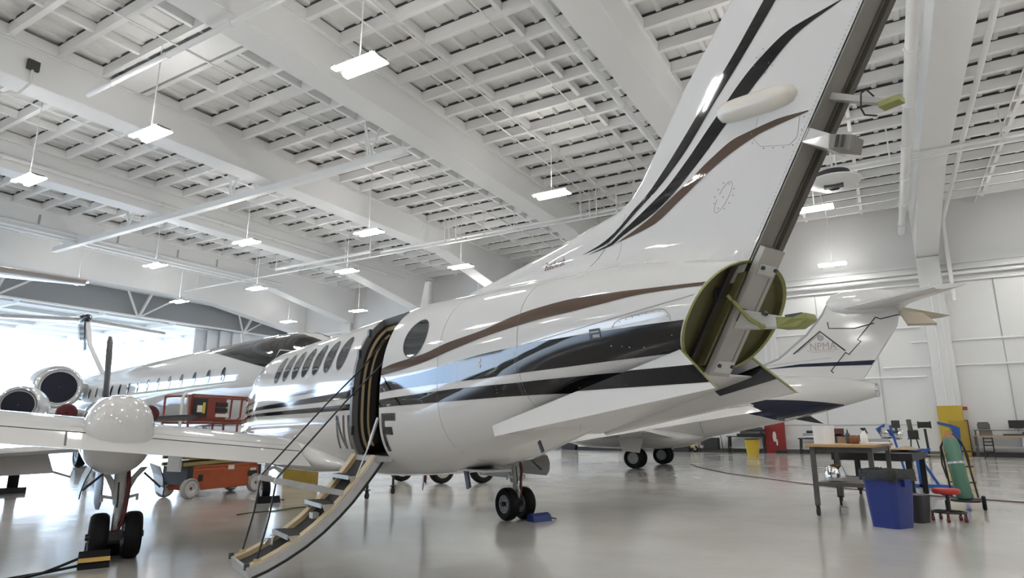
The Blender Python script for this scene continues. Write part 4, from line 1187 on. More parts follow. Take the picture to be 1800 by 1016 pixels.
# fin with leading edge boot, rudder outline and the lettering
fp = [(-3.6, 3.30), (-4.93, 3.78), (-5.93, 4.59), (-6.49, 5.26), (-6.71, 5.74), (-8.9, 5.80), (-8.67, 4.73), (-7.47, 2.95), (-4.5, 3.15)]
ft3 = obj('tail_fin', MB().prism([(x, -.10, z) for x, z in fp], (0, .20, 0)), WHITE, J3, bevel=.04)
obj('fin_boot', MB().tube([(-3.75, .0, 3.38), (-4.93, 0, 3.80), (-5.93, 0, 4.61), (-6.49, 0, 5.28), (-6.68, 0, 5.62)], .07, 8), DECALG, ft3, smooth=60)
for pts in ([(-8.06, 5.05), (-7.45, 4.33), (-7.55, 4.27), (-7.15, 3.85), (-7.05, 3.92), (-6.55, 3.32), (-6.62, 3.24)], [(-8.06, 5.05), (-8.2, 4.98), (-8.75, 5.08)], [(-6.6, 5.0), (-6.62, 4.78), (-7.4, 4.72), (-8.0, 4.85)]):
    obj('rudder_gap', MB().tube([(x, .102, z) for x, z in pts], .018, 4), SEAL, ft3)
obj('fin_stripe', MB().prism([(-4.3, .101, 3.46), (-5.6, .101, 3.60), (-7.9, .101, 3.62), (-7.78, .101, 3.46), (-5.6, .101, 3.50)], (0, .006, 0)), NAVY, ft3)
obj('fin_pinstripe', MB().prism([(-4.2, .101, 3.55), (-6.6, .101, 3.76), (-6.6, .101, 3.775), (-4.2, .101, 3.57)], (0, .006, 0)), DECALG, ft3)
vs_, fs_ = text_mesh('NPMA', .36, 0, .86)
obj('fin_lettering', MB().add([(-5.95 - x, .108, 4.06 + y) for x, y in vs_], fs_), mat('decal_taupe', (.33, .28, .26), .4), ft3, fix=False)
obj('roof_emblem', MB().tube([(-5.42, .106, 3.96), (-6.33, .106, 4.70), (-7.05, .106, 3.98)], .022, 4), DECALK, ft3)
obj('roof_emblem', MB().tube([(-5.55, .106, 4.0), (-6.33, .106, 4.63)], .012, 4), DECALG, ft3)
obj('round_emblem', MB().lathe([(.02, 0), (.105, 0)], (-6.33, .107, 4.47), (0, 1, 0), 20), DECALG, ft3)
obj('emblem_rule', MB().box((-6.35, .106, 4.04), (.95, .006, .015)).box((-6.35, .106, 3.98), (.7, .006, .012)), mat('decal_taupe', (.33, .28, .26), .4), ft3)
obj('fin_bullet', MB().loft([ring(x, w, zt, zb, 20) for x, w, zt, zb in ((-6.62, .05, 5.72, 5.5), (-6.8, .2, 5.95, 5.3), (-7.2, .28, 6.05, 5.2), (-8.2, .26, 6.02, 5.15), (-8.9, .16, 5.9, 5.3), (-9.3, .04, 5.75, 5.6))]), WHITE, ft3, smooth=50)
for side in (1, -1):
    sb = obj('stabilizer', plate([((-6.95, 0, 5.42), (-8.8, 0, 5.35)), ((-9.6, side * 2.9, 5.36), (-10.4, side * 2.9, 5.36))], .08), WHITE, ft3, smooth=50)
obj('tail_stinger', MB().prism([(-8.75, -.2, 5.2), (-9.4, -.2, 5.05), (-9.75, -.2, 4.68), (-8.95, -.2, 4.72)], (0, .3, .03)), mat('beige_panel', (.50, .44, .34), .4), ft3)
for side in (1, -1):
    w3 = obj('wing', plate([((3.2, side * .8, 1.15), (-1.2, side * .8, 1.05)), ((1.2, side * 4.5, 1.35), (-1.4, side * 4.5, 1.30)), ((-1.2, side * 9.2, 1.7), (-2.3, side * 9.2, 1.7))], .14), WHITE, J3, smooth=50)
    nacelle(J3, (-.8, side * 1.75, 2.75), (1, 0, 0), .62, 3.2, BCLOTH)
    obj('pylon', MB().box((-2.4, side * 1.15, 2.7), (2.0, .5, .16)), WHITE, J3)
    g = obj('main_landing_gear', MB().cyl((0, side * 1.65, .40), (.05, side * 1.6, 1.15), .07, n=12), GREYP, J3)
    obj('gear_door', MB().prism([(.5, side * 2.0, 1.1), (-.45, side * 2.0, 1.05), (-.3, side * 2.05, .55), (.35, side * 2.05, .62)], (0, side * .03, 0)), WHITE, g)
    for d in (-.2, .2):
        wheel_obj((0, side * 1.65 + d, .36), (0, 1, 0), .36, .24, g)
obj('wing_root_fairing', body([(-2.3, .2, 1.2, 1.05), (-1.4, .9, 1.4, .74), (0, 1.45, 1.5, .62), (2.2, 1.4, 1.5, .66), (4.0, .3, 1.3, .95)], 28), WHITE, J3, smooth=50)
ng3 = obj('nose_landing_gear', MB().cyl((7.4, 0, .3), (7.3, 0, 1.1), .06, n=10), GREYP, J3)
wheel_obj((7.4, 0, .26), (0, 1, 0), .26, .2, ng3)
# tall tyres seen under the turboprop belly: ground vehicle beyond it
# ------------------------------------------------------------------ ground equipment
W = lambda s, t, z=0: (PG[0] + s * .415 - t * .910, PG[1] + s * .910 + t * .415, z)   # turboprop frame -> hangar frame

def simple(name, mb, m, label, cat, group=None, loc=None, rz=None, **k):
    return obj(name, mb, m, None, label=label, cat=cat, group=group, loc=loc, rz=rz, **k)

# exhaust covers on the near engine
for sd, lb in ((1, 'maroon round exhaust cover left of the near engine nacelle'), (-1, 'maroon round exhaust cover right of the near engine nacelle, beside the lift')):
    mbx = MB().lathe([(.01, .0), (.10, .0), (.125, .03), (.125, .13), (.11, .15)], (0, 0, 0), (1, 0, 0), 20)
    p = W(2.02, 2.755 + sd * .485, 1.575)
    simple('exhaust_cover', mbx, MAROON, lb, 'cover', 'engine exhaust covers', loc=p, rz=PA, smooth=40)
    
# wheel chocks with rope at the near gear
ck = empty('wheel_chock', W(-.34, 2.83), PA, 'black rubber wheel chock with yellow band and rope loop at the near main wheel', 'chock')
obj('wedge', MB().prism([(-.11, -.13, 0), (.10, -.13, 0), (.10, -.13, .13), (.0, -.13, .16)], (0, .27, 0)), RUBBER, ck)
obj('band', MB().prism([(-.085, -.131, .062), (-.058, -.131, .098), (-.064, -.131, .102), (-.092, -.131, .066)], (0, .272, 0)), DECALY, ck)
obj('rope', MB().tube([(-.02, .13, .10), (-.10, .30, .05), (-.20, .42, .025), (-.27, .52, .02), (-.36, .62, .02), (-.36, .68, .02), (-.30, .70, .02), (-.22, .55, .02), (-.14, .38, .02), (-.02, .13, .03)], .014, 6), CABLE, ck, smooth=60)
ck2 = empty('wheel_chock', W(.33, 2.66), PA, 'black wheel chock in front of the near main wheels', 'chock')
obj('wedge', MB().prism([(.11, -.26, 0), (-.09, -.26, 0), (-.09, -.26, .12), (.0, -.26, .15)], (0, .5, 0)), RUBBER, ck2)
ck3 = empty('wheel_chock', W(-.32, -2.86), PA, 'blue wheel chock behind the far main wheels', 'chock')
obj('wedge', MB().prism([(-.10, -.18, 0), (.09, -.18, 0), (.09, -.18, .10), (.0, -.18, .12), (-.07, -.18, .09)], (0, .34, 0)), mat('chock_blue', (.01, .03, .16), .5), ck3)
obj('rope', MB().tube([(-.05, -.18, .05), (-.07, -.24, .03), (-.05, -.30, .02)], .012, 6), CABLE, ck3)
ck4 = empty('wheel_chock', W(4.60, -.12), PA, 'black wheel chock at the turboprop nose wheel', 'chock')
obj('wedge', MB().prism([(-.10, -.22, 0), (.08, -.22, 0), (.08, -.22, .10), (.0, -.22, .12)], (0, .42, 0)), RUBBER, ck4)
obj('rope', MB().tube([(.0, -.22, .05), (.1, -.34, .02), (.3, -.36, .02)], .012, 6), CABLE, ck4)

# ---- orange scissor lift
LF = empty('scissor_lift', (8.85, 12.75, 0), radians(6), 'orange scissor lift with lowered red guard rails beyond the near wing', 'lift')
obj('chassis', MB().box((.12, 0, .36), (1.72, .74, .42)).box((.12, 0, .60), (1.72, .66, .08)), ORANGE, LF, bevel=.02)
obj('chassis_end', MB().box((-.80, 0, .45), (.14, .72, .36)), BLKP, LF)
obj('chassis_end', MB().box((1.02, 0, .42), (.1, .70, .34)), BLKP, LF)
for i, (z, tl) in enumerate(((.70, .03), (.78, -.03), (.86, .03), (.94, -.03))):
    for y in (-.30, .30):
        obj('scissor_arm', MB().beam((-.95, y, z - tl), (1.0, y, z + tl), .05, .07), LTAN, LF)
obj('platform', MB().box((.05, 0, 1.03), (2.1, .78, .08)), LTAN, LF)
obj('entry_step', MB().box((-1.06, -.2, .75), (.06, .34, .42)), GREYW, LF)
for x in (-.78, .90):
    for y in (-.36, .36):
        mbw = tyre(MB(), (0, 0, 0), (0, 1, 0), .20, .13, rim=.78)
        obj('wheel', mbw, [mat('lift_tyre_grey', (.33, .31, .30), .6), mat('lift_rim', (.55, .53, .52), .5)], LF, smooth=40, loc=(x, y, .20))
def rail(pts, r=.024): return MB().tube(pts, r, 8)
for y in (-.38, .38):
    obj('guard_rail', rail([(-1.0, y, 1.08), (-1.0, y, 2.0), (-.95, y, 2.06), (1.15, y, 2.06), (1.2, y, 2.0), (1.2, y, 1.08)]), LREDC, LF, smooth=50)
    obj('guard_rail', rail([(-1.0, y, 1.56), (1.2, y, 1.56)]), LREDC, LF)
    obj('guard_rail', rail([(-1.0, y, 1.50), (1.2, y, 1.50)], .02), LREDC, LF)
    for x in (.25, .55):
        obj('guard_post', rail([(x, y, 1.08), (x, y, 1.48), (x + .06, y, 1.54), (x + .30, y, 1.54)]), LREDC, LF)
    for x in (.30, .70):
        obj('guard_post', rail([(x - .1, y, 1.56), (x, y, 1.62), (x + .02, y, 2.04)]), LREDC, LF)
for x in (-1.0, 1.2):
    obj('guard_rail', rail([(x, -.38, 2.04), (x, .38, 2.04)]), LREDC, LF)
cb = obj('control_box', MB().box((-.55, -.36, 1.80), (.86, .10, .46)), LREDC, LF)
obj('control_panel', MB().box((-.78, -.415, 1.80), (.34, .02, .38)), BLKP, cb)
for z in (1.76, 1.88):
    obj('control_slot', MB().box((-.24, -.415, z), (.30, .02, .09)), BLKP, cb)
obj('control_label', MB().box((-.22, -.416, 1.655), (.34, .02, .07)), LABELW, cb)
obj('control_label', MB().box((-.80, -.428, 1.78), (.12, .01, .14)), LABELW, cb)
obj('manual_tube', MB().box((-.70, -.43, 1.80), (.06, .01, .22)), YBIN, cb)
obj('grab_handle', MB().tube([(-1.12, -.3, 1.4), (-1.12, -.3, 2.0), (-1.06, -.3, 2.08), (-.98, -.3, 2.02), (-.98, -.3, 1.5)], .03, 8), LABELW, LF, smooth=50)
for lx, lz, lw, lh in ((.20, .57, .16, .09), (.82, .50, .16, .05), (.80, .30, .17, .14), (-.62, .17, .16, .03)):
    obj('chassis_label', MB().box((lx, -.372, lz), (lw, .01, lh)), LABELW, LF)
obj('chassis_port', MB().box((.80, -.374, .41), (.26, .012, .12)), BLKP, LF)
obj('chassis_port', MB().box((-.56, -.374, .39), (.10, .012, .13)), BLKP, LF)
obj('control_cable', MB().tube([(.66, -.38, 2.04), (.68, -.40, 1.9), (.62, -.40, 1.75), (.66, -.40, 1.55)], .012, 6), CABLE, LF)

# yellow crate beyond the stair
simple('yellow_crate', MB().box((0, 0, .38), (.5, .7, .76)).box((0, 0, .78), (.54, .74, .05)), mat('crate_ochre', (.34, .23, .03), .6, noise=.2, nscale=5), 'ochre yellow crate seen beyond the airstair under the belly', 'crate', loc=(11.55, 13.0, 0), rz=.3)
# stand with casters beyond the belly
for i, (u, lb) in enumerate((((9.94, 9.24), 'thin work stand leg on a caster beside the airstair'), ((11.0, 9.48), 'thin work stand leg on a caster under the belly'))):
    st = empty('caster_stand', (u[0], u[1], 0), .2, lb, 'stand', 'caster stand legs under the belly')
    obj('leg', MB().cyl((0, 0, .16), (0, 0, .78), .028, n=10).box((0, 0, .17), (.10, .10, .02)), DMETAL, st)
    obj('caster', MB().cyl((0, -.02, .06), (0, .02, .06), .06, n=16).box((0, 0, .12), (.03, .06, .08)), BLKP, st, smooth=40)
# tyres of the far vehicle under the belly
TW = [((13.71, 11.54), 'dark vehicle tyre half hidden under the belly, nearest the airstair', .32), ((13.67, 10.17), 'dark vehicle tyre under the belly beside the red streamer', .34), ((14.35, 9.36), 'large tyre with pale rim left of the far main gear', .36)]
for (x, y), lb, r in TW:
    e_ = empty('vehicle_wheel', (x, y, r), -.45, lb, 'wheel')
    obj('tyre', tyre(MB(), (0, 0, 0), (0, 1, 0), r, .26, rim=.6), [RUBBER, mat('pale_rim', (.50, .48, .42), .5)], e_, smooth=40)
simple('tug_body', MB().box((0, 0, .42), (1.5, .9, .46)).box((-.3, 0, .75), (.6, .8, .3)), BLKP, 'dark low tug body beyond the far main gear', 'tug', loc=(15.9, 9.6, 0), rz=.9, bevel=.04)
simple('streamer', MB().prism([(0, -.03, .95), (0, .03, .95), (0, .035, .50), (0, -.01, .46)], (.01, 0, 0)), mat('streamer_red', (.30, .02, .03), .6), 'red and white warning streamer hanging below the belly', 'streamer', loc=(8.81, 6.88, 0))

# ---- wood topped bench on casters
BN = empty('work_bench', (12.62, .63, 0), radians(-7), 'wood-topped steel work bench on casters with bottles and a white roll', 'bench')
obj('bench_top', MB().box((0, 0, 1.105), (2.15, 1.0, .045)), WOOD, BN, bevel=.006)
for x in (-.92, .92):
    for y in (-.42, .42):
        obj('leg', MB().box((x, y, .62), (.07, .07, .92)), STEELG, BN)
        obj('caster', MB().cyl((x, y - .02, .07), (x, y + .02, .07), .068, n=18).box((x, y, .135), (.05, .05, .07)).box((x, y, .165), (.13, .04, .02)), BLKP, BN, smooth=40)
for y in (-.42, .42):
    obj('apron_rail', MB().box((0, y, 1.04), (1.84, .03, .08)), STEELG, BN)
for x in (-.92, .92):
    obj('apron_rail', MB().box((x, 0, 1.04), (.03, .84, .08)), STEELG, BN)
obj('lower_shelf', MB().box((0, 0, .50), (1.9, .88, .03)), GREYW, BN)
obj('shelf_rail', MB().box((-.95, 0, .50), (.04, .9, .06)).box((.95, 0, .50), (.04, .9, .06)), STEELG, BN)
BA = radians(-7)
def onb(x, y, z=1.128): return (12.62 + x * cos(BA) - y * sin(BA), .63 + x * sin(BA) + y * cos(BA), z)
simple('paper_roll', MB().lathe([(.03, .0), (.155, 0), (.165, .30), (.15, .30), (.03, .30)], (0, 0, 0), (0, 0, 1), 28), PAPER, 'large white paper roll standing on the bench left end', 'roll', loc=onb(-.85, .24), smooth=40)
sb_ = empty('spray_bottle', onb(-.55, -.30), 0, 'translucent white spray bottle with black trigger on the bench', 'bottle')
obj('bottle', MB().lathe([(.01, 0), (.055, 0), (.058, .02), (.056, .13), (.025, .19), (.018, .22), (.01, .22)], (0, 0, 0), (0, 0, 1), 16), PAPER, sb_, smooth=50)
obj('trigger_head', MB().box((0, 0, .245), (.03, .075, .03)).beam((0, -.03, .24), (0, -.055, .17), .012, .02).cyl((0, 0, .2), (0, 0, .235), .02, n=10), BLKP, sb_)
db = empty('dark_bottle', onb(-.2, .0), 0, 'slim dark grey bottle with pointed cap on the bench', 'bottle')
obj('bottle', MB().lathe([(.01, 0), (.04, 0), (.042, .14), (.02, .18), (.01, .18)], (0, 0, 0), (0, 0, 1), 14), mat('bottle_slate', (.04, .05, .06), .3), db, smooth=50)
obj('cap', MB().cyl((0, 0, .18), (0, 0, .24), .016, .006, n=10), DMETAL, db)
aj = empty('amber_jug', onb(-.35, -.12), 0, 'amber jug with handle on the bench', 'jug')
obj('jug', MB().lathe([(.01, 0), (.065, 0), (.07, .02), (.07, .10), (.04, .14), (.01, .14)], (0, 0, 0), (0, 0, 1), 16), AMBER, aj, smooth=50)
obj('handle', MB().tube([(0, .07, .03), (0, .10, .06), (0, .08, .11)], .01, 6), AMBER, aj)
simple('cardboard_box', MB().box((0, 0, .055), (.10, .12, .11)), KRAFT, 'small cardboard box on the bench beside the dark bottle', 'box', loc=onb(-.05, .13))
simple('maroon_box', MB().box((0, 0, .05), (.12, .2, .10)), mat('box_maroon', (.10, .03, .03), .5), 'dark maroon box lying on the bench stack', 'box', loc=onb(.35, .25, 1.28))
simple('parts_basket', MB().box((0, 0, .06), (.2, .24, .12)).tube([(-.1, -.1, .12), (0, -.05, .15), (.1, .1, .12)], .02, 6), DMETAL, 'grey parts basket at the back of the bench', 'basket', loc=onb(.35, .25))
simple('paper_sheet', MB().box((0, 0, .01), (.5, .45, .02)), PAPER, 'white papers lying on the right end of the bench', 'paper', loc=onb(.1, -.35))
simple('chrome_vacuum', MB().lathe([(.02, 0), (.15, .02), (.17, .12), (.12, .25), (.02, .28)], (0, 0, 0), (0, 0, 1), 18), CHROME, 'round chrome canister on the bench lower shelf', 'canister', loc=onb(-.5, .20, .517), smooth=50)
simple('floor_fitting', MB().box((0, 0, .05), (.18, .10, .10)).box((.02, 0, .14), (.05, .05, .1)), METAL, 'small shiny metal fitting lying on the floor under the bench', 'fitting', loc=onb(-.3, .15, 0))

# ---- black cart behind with kraft paper
CT = empty('black_cart', (15.0, .25, 0), radians(-8), 'black steel cart on casters behind the bench with brown paper on top', 'cart')
obj('cart_top', MB().box((0, 0, .86), (2.1, 1.35, .14)), BLKP, CT)
for x in (-.95, .95):
    for y in (-.6, .6):
        obj('leg', MB().box((x, y, .45), (.10, .10, .72)), BLKP, CT)
        obj('caster', MB().cyl((x, y - .02, .07), (x, y + .02, .07), .07, n=16), BLKP, CT, smooth=40)
simple('kraft_wrap', MB().grid(lambda u, v: (-.3 + 1.1 * u, -.6 + 1.1 * v, .01 + .05 * sin(u * 9) * sin(v * 7) ** 2 + .04), 14, 14), KRAFT, 'crumpled brown kraft paper on the black cart', 'paper', loc=(15.0, .2, .93), rz=BA)
simple('brown_box', MB().box((0, 0, .16), (.5, .45, .32)), mat('box_brown', (.13, .08, .06), .7, noise=.2), 'dark brown box on the black cart behind the bench', 'box', loc=(14.3, .80, .93), rz=BA)
simple('white_tub', MB().box((0, 0, .13), (.4, .4, .26)), GREYW, 'pale grey tub on the black cart', 'tub', loc=(14.35, .28, .93), rz=BA)

# ---- blue bin with black liner
BB = empty('blue_bin', (11.0, .13, 0), radians(-30), 'blue plastic waste bin with a black liner beside the bench', 'bin')
def sq(w, d, z, n=8, r=.08):
    P = []
    for cx, cy, a0 in ((w - r, d - r, 0), (-w + r, d - r, pi / 2), (-w + r, -d + r, pi), (w - r, -d + r, 3 * pi / 2)):
        for k in range(n): P.append((cx + r * cos(a0 + k * pi / 2 / (n - 1)), cy + r * sin(a0 + k * pi / 2 / (n - 1)), z))
    return P
obj('bin_body', MB().loft([sq(.22, .20, 0), sq(.22, .20, .02), sq(.265, .24, .64), sq(.28, .255, .64), sq(.285, .26, .76)]), BLUEP, BB, smooth=35)
for sy in (-1, 1):
    obj('bin_handle', MB().box((0, sy * .265, .62), (.16, .05, .10)), BLUEP, BB)
def lin(z, k, j): return [(x * k + random.uniform(-j, j), y * k + random.uniform(-j, j), z + random.uniform(-j, j)) for x, y, _ in sq(.29, .265, 0)]
obj('bin_liner', MB().loft([lin(.64, 1.02, .012), lin(.70, 1.035, .006), lin(.77, 1.03, .006), lin(.80, 1.0, .012), lin(.76, .93, .008), lin(.60, .88, .005)], cap0=False), LINER, BB, smooth=60)
# grey lidded bin just behind it
simple('grey_bin', MB().loft([sq(.15, .15, 0), sq(.18, .18, .40)]), mat('bin_grey', (.02, .02, .022), .5), 'dark grey bin tucked behind the blue bin', 'bin', loc=(11.75, -.18, 0), rz=-.5)

# ---- blue engine stand behind the cart
ES = empty('blue_stand', (18.5, 0, 0), 0, 'blue steel engine stand with slanted arms behind the cart', 'stand')
qY = lambda u: .253 - (u - 1545) / 90.0
qZ = lambda v: 1.459 - (v - 748) * .01367
obj('post', MB().beam((0, qY(1611), qZ(796)), (0, qY(1613), .02), .12, .12), BLUES, ES)
obj('head_plate', MB().prism([(0, qY(u), qZ(v)) for u, v in ((1597, 788), (1637, 788), (1636, 790), (1624, 798), (1608, 798), (1598, 790))], (.10, 0, 0)), BLUES, ES)
obj('brace', MB().beam((.05, qY(1616), qZ(806)), (.05, qY(1644), qZ(852)), .06, .06), BLUES, ES)
obj('brace', MB().beam((-.22, qY(1566), qZ(748)), (-.22, qY(1586), qZ(838)), .05, .06), BLUES, ES)
obj('arm_plate', MB().prism([(.22, qY(u), qZ(v)) for u, v in ((1537, 754), (1556, 744), (1555, 760), (1562, 800), (1553, 800), (1546, 768))], (.04, 0, 0)), BLUES, ES)
obj('base_bar', MB().box((0, -.25, .05), (.12, 1.7, .08)).box((0, qY(1585), .05), (.6, .1, .08)), BLUES, ES)
obj('duct_clamp', MB().box((0, qY(1567), qZ(790)), (.12, .42, .06)).box((0, qY(1560), qZ(783)), (.06, .06, .24)), DMETAL, ES)
simple('chrome_duct', MB().lathe([(.03, -.25), (.12, -.23), (.155, -.07), (.115, .02), (.155, .10), (.13, .22), (.03, .25)], (0, 0, 0), (.2, -1, -.12), 20), CHROME, 'polished chrome engine duct resting on the blue stand', 'duct', loc=(18.5, qY(1567), qZ(762)), smooth=50)
lp = empty('work_light', (18.3, qY(1577), qZ(748)), .2, 'dark square work light above the chrome duct on the blue stand', 'light')
obj('lamp_body', MB().box((0, 0, .03), (.08, .17, .18)), DMETAL, lp)
obj('bracket', MB().box((0, 0, -.12), (.03, .05, .14)), DMETAL, lp)
s2 = empty('blue_arm_stand', (16.5, -1.06, 0), radians(-4), 'blue curved crane arm standing beside the green gas cylinder', 'stand')
obj('arm', MB().prism([(0, .20, 1.53), (0, .19, 1.47), (0, -.02, 1.40), (0, -.08, 1.18), (0, -.18, 1.18), (0, -.19, 1.40), (0, -.06, 1.46)], (.07, 0, 0)), BLUES, s2)
obj('post', MB().box((.03, -.13, .62), (.08, .09, 1.16)), BLUES, s2)
obj('foot', MB().box((.03, -.1, .04), (.3, .3, .08)), BLUES, s2)
# ---- gas cylinder on hand truck
GC = empty('gas_cylinder', (13.9, -.98, 0), atan2(-.98, 13.9), 'green compressed gas cylinder strapped to a black hand truck', 'cylinder')
tl_ = radians(9)
ax = Vector((sin(tl_), .10, cos(tl_))).normalized()
o_ = Vector((0, 0, .17))
obj('cylinder_body', MB().lathe([(.02, 0), (.10, .0), (.125, .03), (.125, .93), (.11, 1.03), (.07, 1.10), (.035, 1.13)], o_, ax, 28), GREENC, GC, smooth=40)
obj('neck_collar', MB().lathe([(.113, 1.02), (.075, 1.095), (.04, 1.135), (.03, 1.18)], o_ , ax, 24), mat('collar_rust', (.36, .13, .07), .5, noise=.5, nscale=30), GC, smooth=40)
tr = obj('hand_truck', MB().tube([(.14, .19, .2), (.28, .25, 1.05), (.30, .20, 1.18), (.30, -.02, 1.18), (.28, -.09, 1.05), (.14, -.19, .2)], .016, 8), BLKP, GC, smooth=50)
obj('toe_plate', MB().lathe([(.01, 0), (.22, 0), (.22, .03), (.01, .03)], (0, 0, .14), (0, 0, 1), 20), BLKP, GC)
for y in (-.26, .26):
    obj('truck_wheel', tyre(MB(), (.10, y, .12), (0, 1, 0), .12, .06, rim=.5), [RUBBER, HUBM], GC, smooth=40)
for z in (.45, .72, .98):
    obj('truck_rung', MB().cyl((.12 + (z - .25) * .18, -.19, z), (.12 + (z - .25) * .18, .19, z), .012, n=8), BLKP, GC)
obj('strap', MB().lathe([(.126, .60), (.130, .605), (.130, .635), (.126, .64)], o_, ax, 24), METAL, GC)
obj('coiled_hose', MB().tube([(.16, .22, .5), (.2, .27, .75), (.26, .26, 1.05), (.28, .16, 1.25), (.28, .04, 1.28), (.27, -.06, 1.15), (.25, -.13, .9), (.2, -.14, .6)], .014, 6), CABLE, GC, smooth=60)
# ---- red stool
SL = empty('mechanic_stool', (12.1, -.62, 0), .2, 'low red padded mechanic stool on casters', 'stool')
obj('seat', MB().lathe([(.01, .0), (.17, .0), (.185, .02), (.185, .055), (.17, .075), (.01, .075)], (0, 0, .40), (0, 0, 1), 24), REDS, SL, smooth=40)
obj('post', MB().cyl((0, 0, .14), (0, 0, .30), .035, n=12).cyl((0, 0, .30), (0, 0, .40), .022, n=12).box((0, 0, .39), (.14, .12, .03)), BLKP, SL)
obj('lever', MB().box((0, .10, .32), (.03, .18, .012)), GREYP, SL)
obj('base_ring', MB().tube([(.22 * cos(a), .22 * sin(a), .135) for a in np.linspace(0, 2 * pi, 25)], .014, 6), BLKP, SL, smooth=60)
for k in range(5):
    a = 2 * pi * k / 5 + .3
    obj('spoke', MB().beam((0, 0, .14), (.22 * cos(a), .22 * sin(a), .135), .025, .02), BLKP, SL)
    obj('caster', MB().cyl((.22 * cos(a), .22 * sin(a) - .018, .035), (.22 * cos(a), .22 * sin(a) + .018, .035), .035, n=12).box((.22 * cos(a), .22 * sin(a), .09), (.03, .03, .08)), [mat('caster_red', (.14, .015, .02), .5)], SL, smooth=40)
# red floor hose
def on_floor(pts, r, m, name, label, cat):
    return simple(name, MB().tube([(x, y, r) for x, y in pts], r, 6), m, label, cat, smooth=60)
on_floor([(26.5, 7.2), (24.5, 6.4), (23.0, 5.6), (21.3, 4.6), (19.6, 3.2), (18.2, 2.0), (17.2, .9), (16.4, -.4), (15.9, -1.6), (15.4, -2.9), (14.9, -4.2)], .012, mat('hose_red', (.10, .03, .028), .6), 'air_hose', 'thin dark red air hose lying across the floor to the right', 'hose')
on_floor([(7.0, 9.3), (7.3, 9.35), (7.7, 9.2), (8.2, 9.25), (8.5, 9.15)], .010, mat('strap_olive', (.12, .10, .03), .7), 'floor_strap', 'short olive strap lying on the floor behind the near gear', 'strap')

# ------------------------------------------------------------------ along the right wall
BX = WX - .65
def steel_bench(loc, L, label, top=BLKP, h=.95):
    r = empty('steel_bench', loc, pi / 2, label, 'bench', 'benches along the right wall')
    obj('bench_top', MB().box((0, 0, h), (L, .75, .06)), top, r)
    for x in (-L / 2 + .08, L / 2 - .08):
        for y in (-.3, .3):
            obj('leg', MB().beam((x, y, 0), (x * .96, y * .8, h - .03), .09, .09), BLKP if top is BLKP else GREYW, r)
    obj('shelf', MB().box((0, 0, .30), (L - .2, .6, .04)), GREYW, r)
    return r
steel_bench((BX, 7.6, 0), 2.2, 'black work bench with stacked dark cases left of the red column')
for i, (w, hh, zz, lb) in enumerate(((1.5, .14, .98, 'lowest flat black case of the stack on the bench'), (1.2, .14, 1.12, 'second flat black case of the stack on the bench'), (1.35, .12, 1.26, 'third flat grey case of the stack on the bench'), (1.0, .12, 1.38, 'topmost dark case of the stack on the bench'))):
    simple('flat_case', MB().box((0, 0, hh / 2), (.6, w, hh)), BLKP if i % 2 == 0 else STEELG, lb, 'case', 'flat cases stacked on the bench', loc=(BX, 7.35 - i * .05, zz), bevel=.02)
yb = empty('yellow_bin', (35.6, 6.35, 0), 0, 'tall yellow waste bin with black liner in front of the wall bench', 'bin')
obj('bin_body', MB().loft([sq(.25, .25, 0), sq(.33, .33, .80), sq(.36, .36, .80), sq(.36, .36, .84)]), YBIN, yb, smooth=35)
obj('bin_liner', MB().loft([[(x * 1.03, y * 1.03, z) for x, y, z in sq(.34, .34, .82)], [(x, y, z) for x, y, z in sq(.33, .33, .90)]]), LINER, yb)
gn = empty('generator', (BX - .4, 9.85, 0), pi / 2, 'dark wheeled generator with yellow handle on the wall left of the bench', 'generator')
obj('engine_block', MB().box((-.25, 0, .52), (.9, .55, .72)), BLKP, gn, bevel=.03)
obj('tank', MB().box((.15, -.1, .62), (.5, .5, .4)), mat('tank_maroon', (.10, .02, .025), .4), gn, bevel=.05)
obj('frame', MB().tube([(.6, -.3, .1), (.6, -.3, 1.0), (-.75, -.3, 1.05), (-.85, -.3, .1)], .03, 8), DMETAL, gn)
obj('handle', MB().beam((.85, -.1, .15), (.78, -.1, 1.0), .06, .06).box((.95, -.1, .5), (.3, .04, .5)), mat('handle_cream', (.55, .45, .18), .5), gn)
obj('wheel', tyre(MB(), (.85, -.3, .18), (0, 1, 0), .18, .08), [RUBBER, LABELW], gn, smooth=40)
tc_ = empty('tool_case_stack', (BX - .2, 11.6, 0), pi / 2, 'black and maroon tool cases beside the dark wheels of the navy belly jet', 'case')
obj('case', MB().box((0, 0, .35), (1.3, .6, .7)), BLKP, tc_, bevel=.03)
obj('case_panel', MB().box((-.1, -.31, .4), (.8, .02, .4)), mat('tank_maroon', (.1, .02, .025), .4), tc_)
wc = empty('white_counter', (BX - .15, 17.1, 0), pi / 2, 'long white cabinet with black base at the wall under the belly', 'cabinet')
obj('cabinet_body', MB().box((0, 0, .62), (2.9, .6, .75)), PAPER, wc)
obj('plinth', MB().box((0, 0, .12), (3.0, .62, .24)), BLKP, wc)
simple('dark_cart', MB().box((0, 0, .6), (.7, 1.1, .9)).box((0, -.3, 1.1), (.3, .3, .15)).box((0, 0, .12), (.6, 1.0, .2)), BLKP, 'dark tool cart beside the white cabinet at the wall', 'cart', loc=(BX - .1, 19.3, 0), bevel=.02)
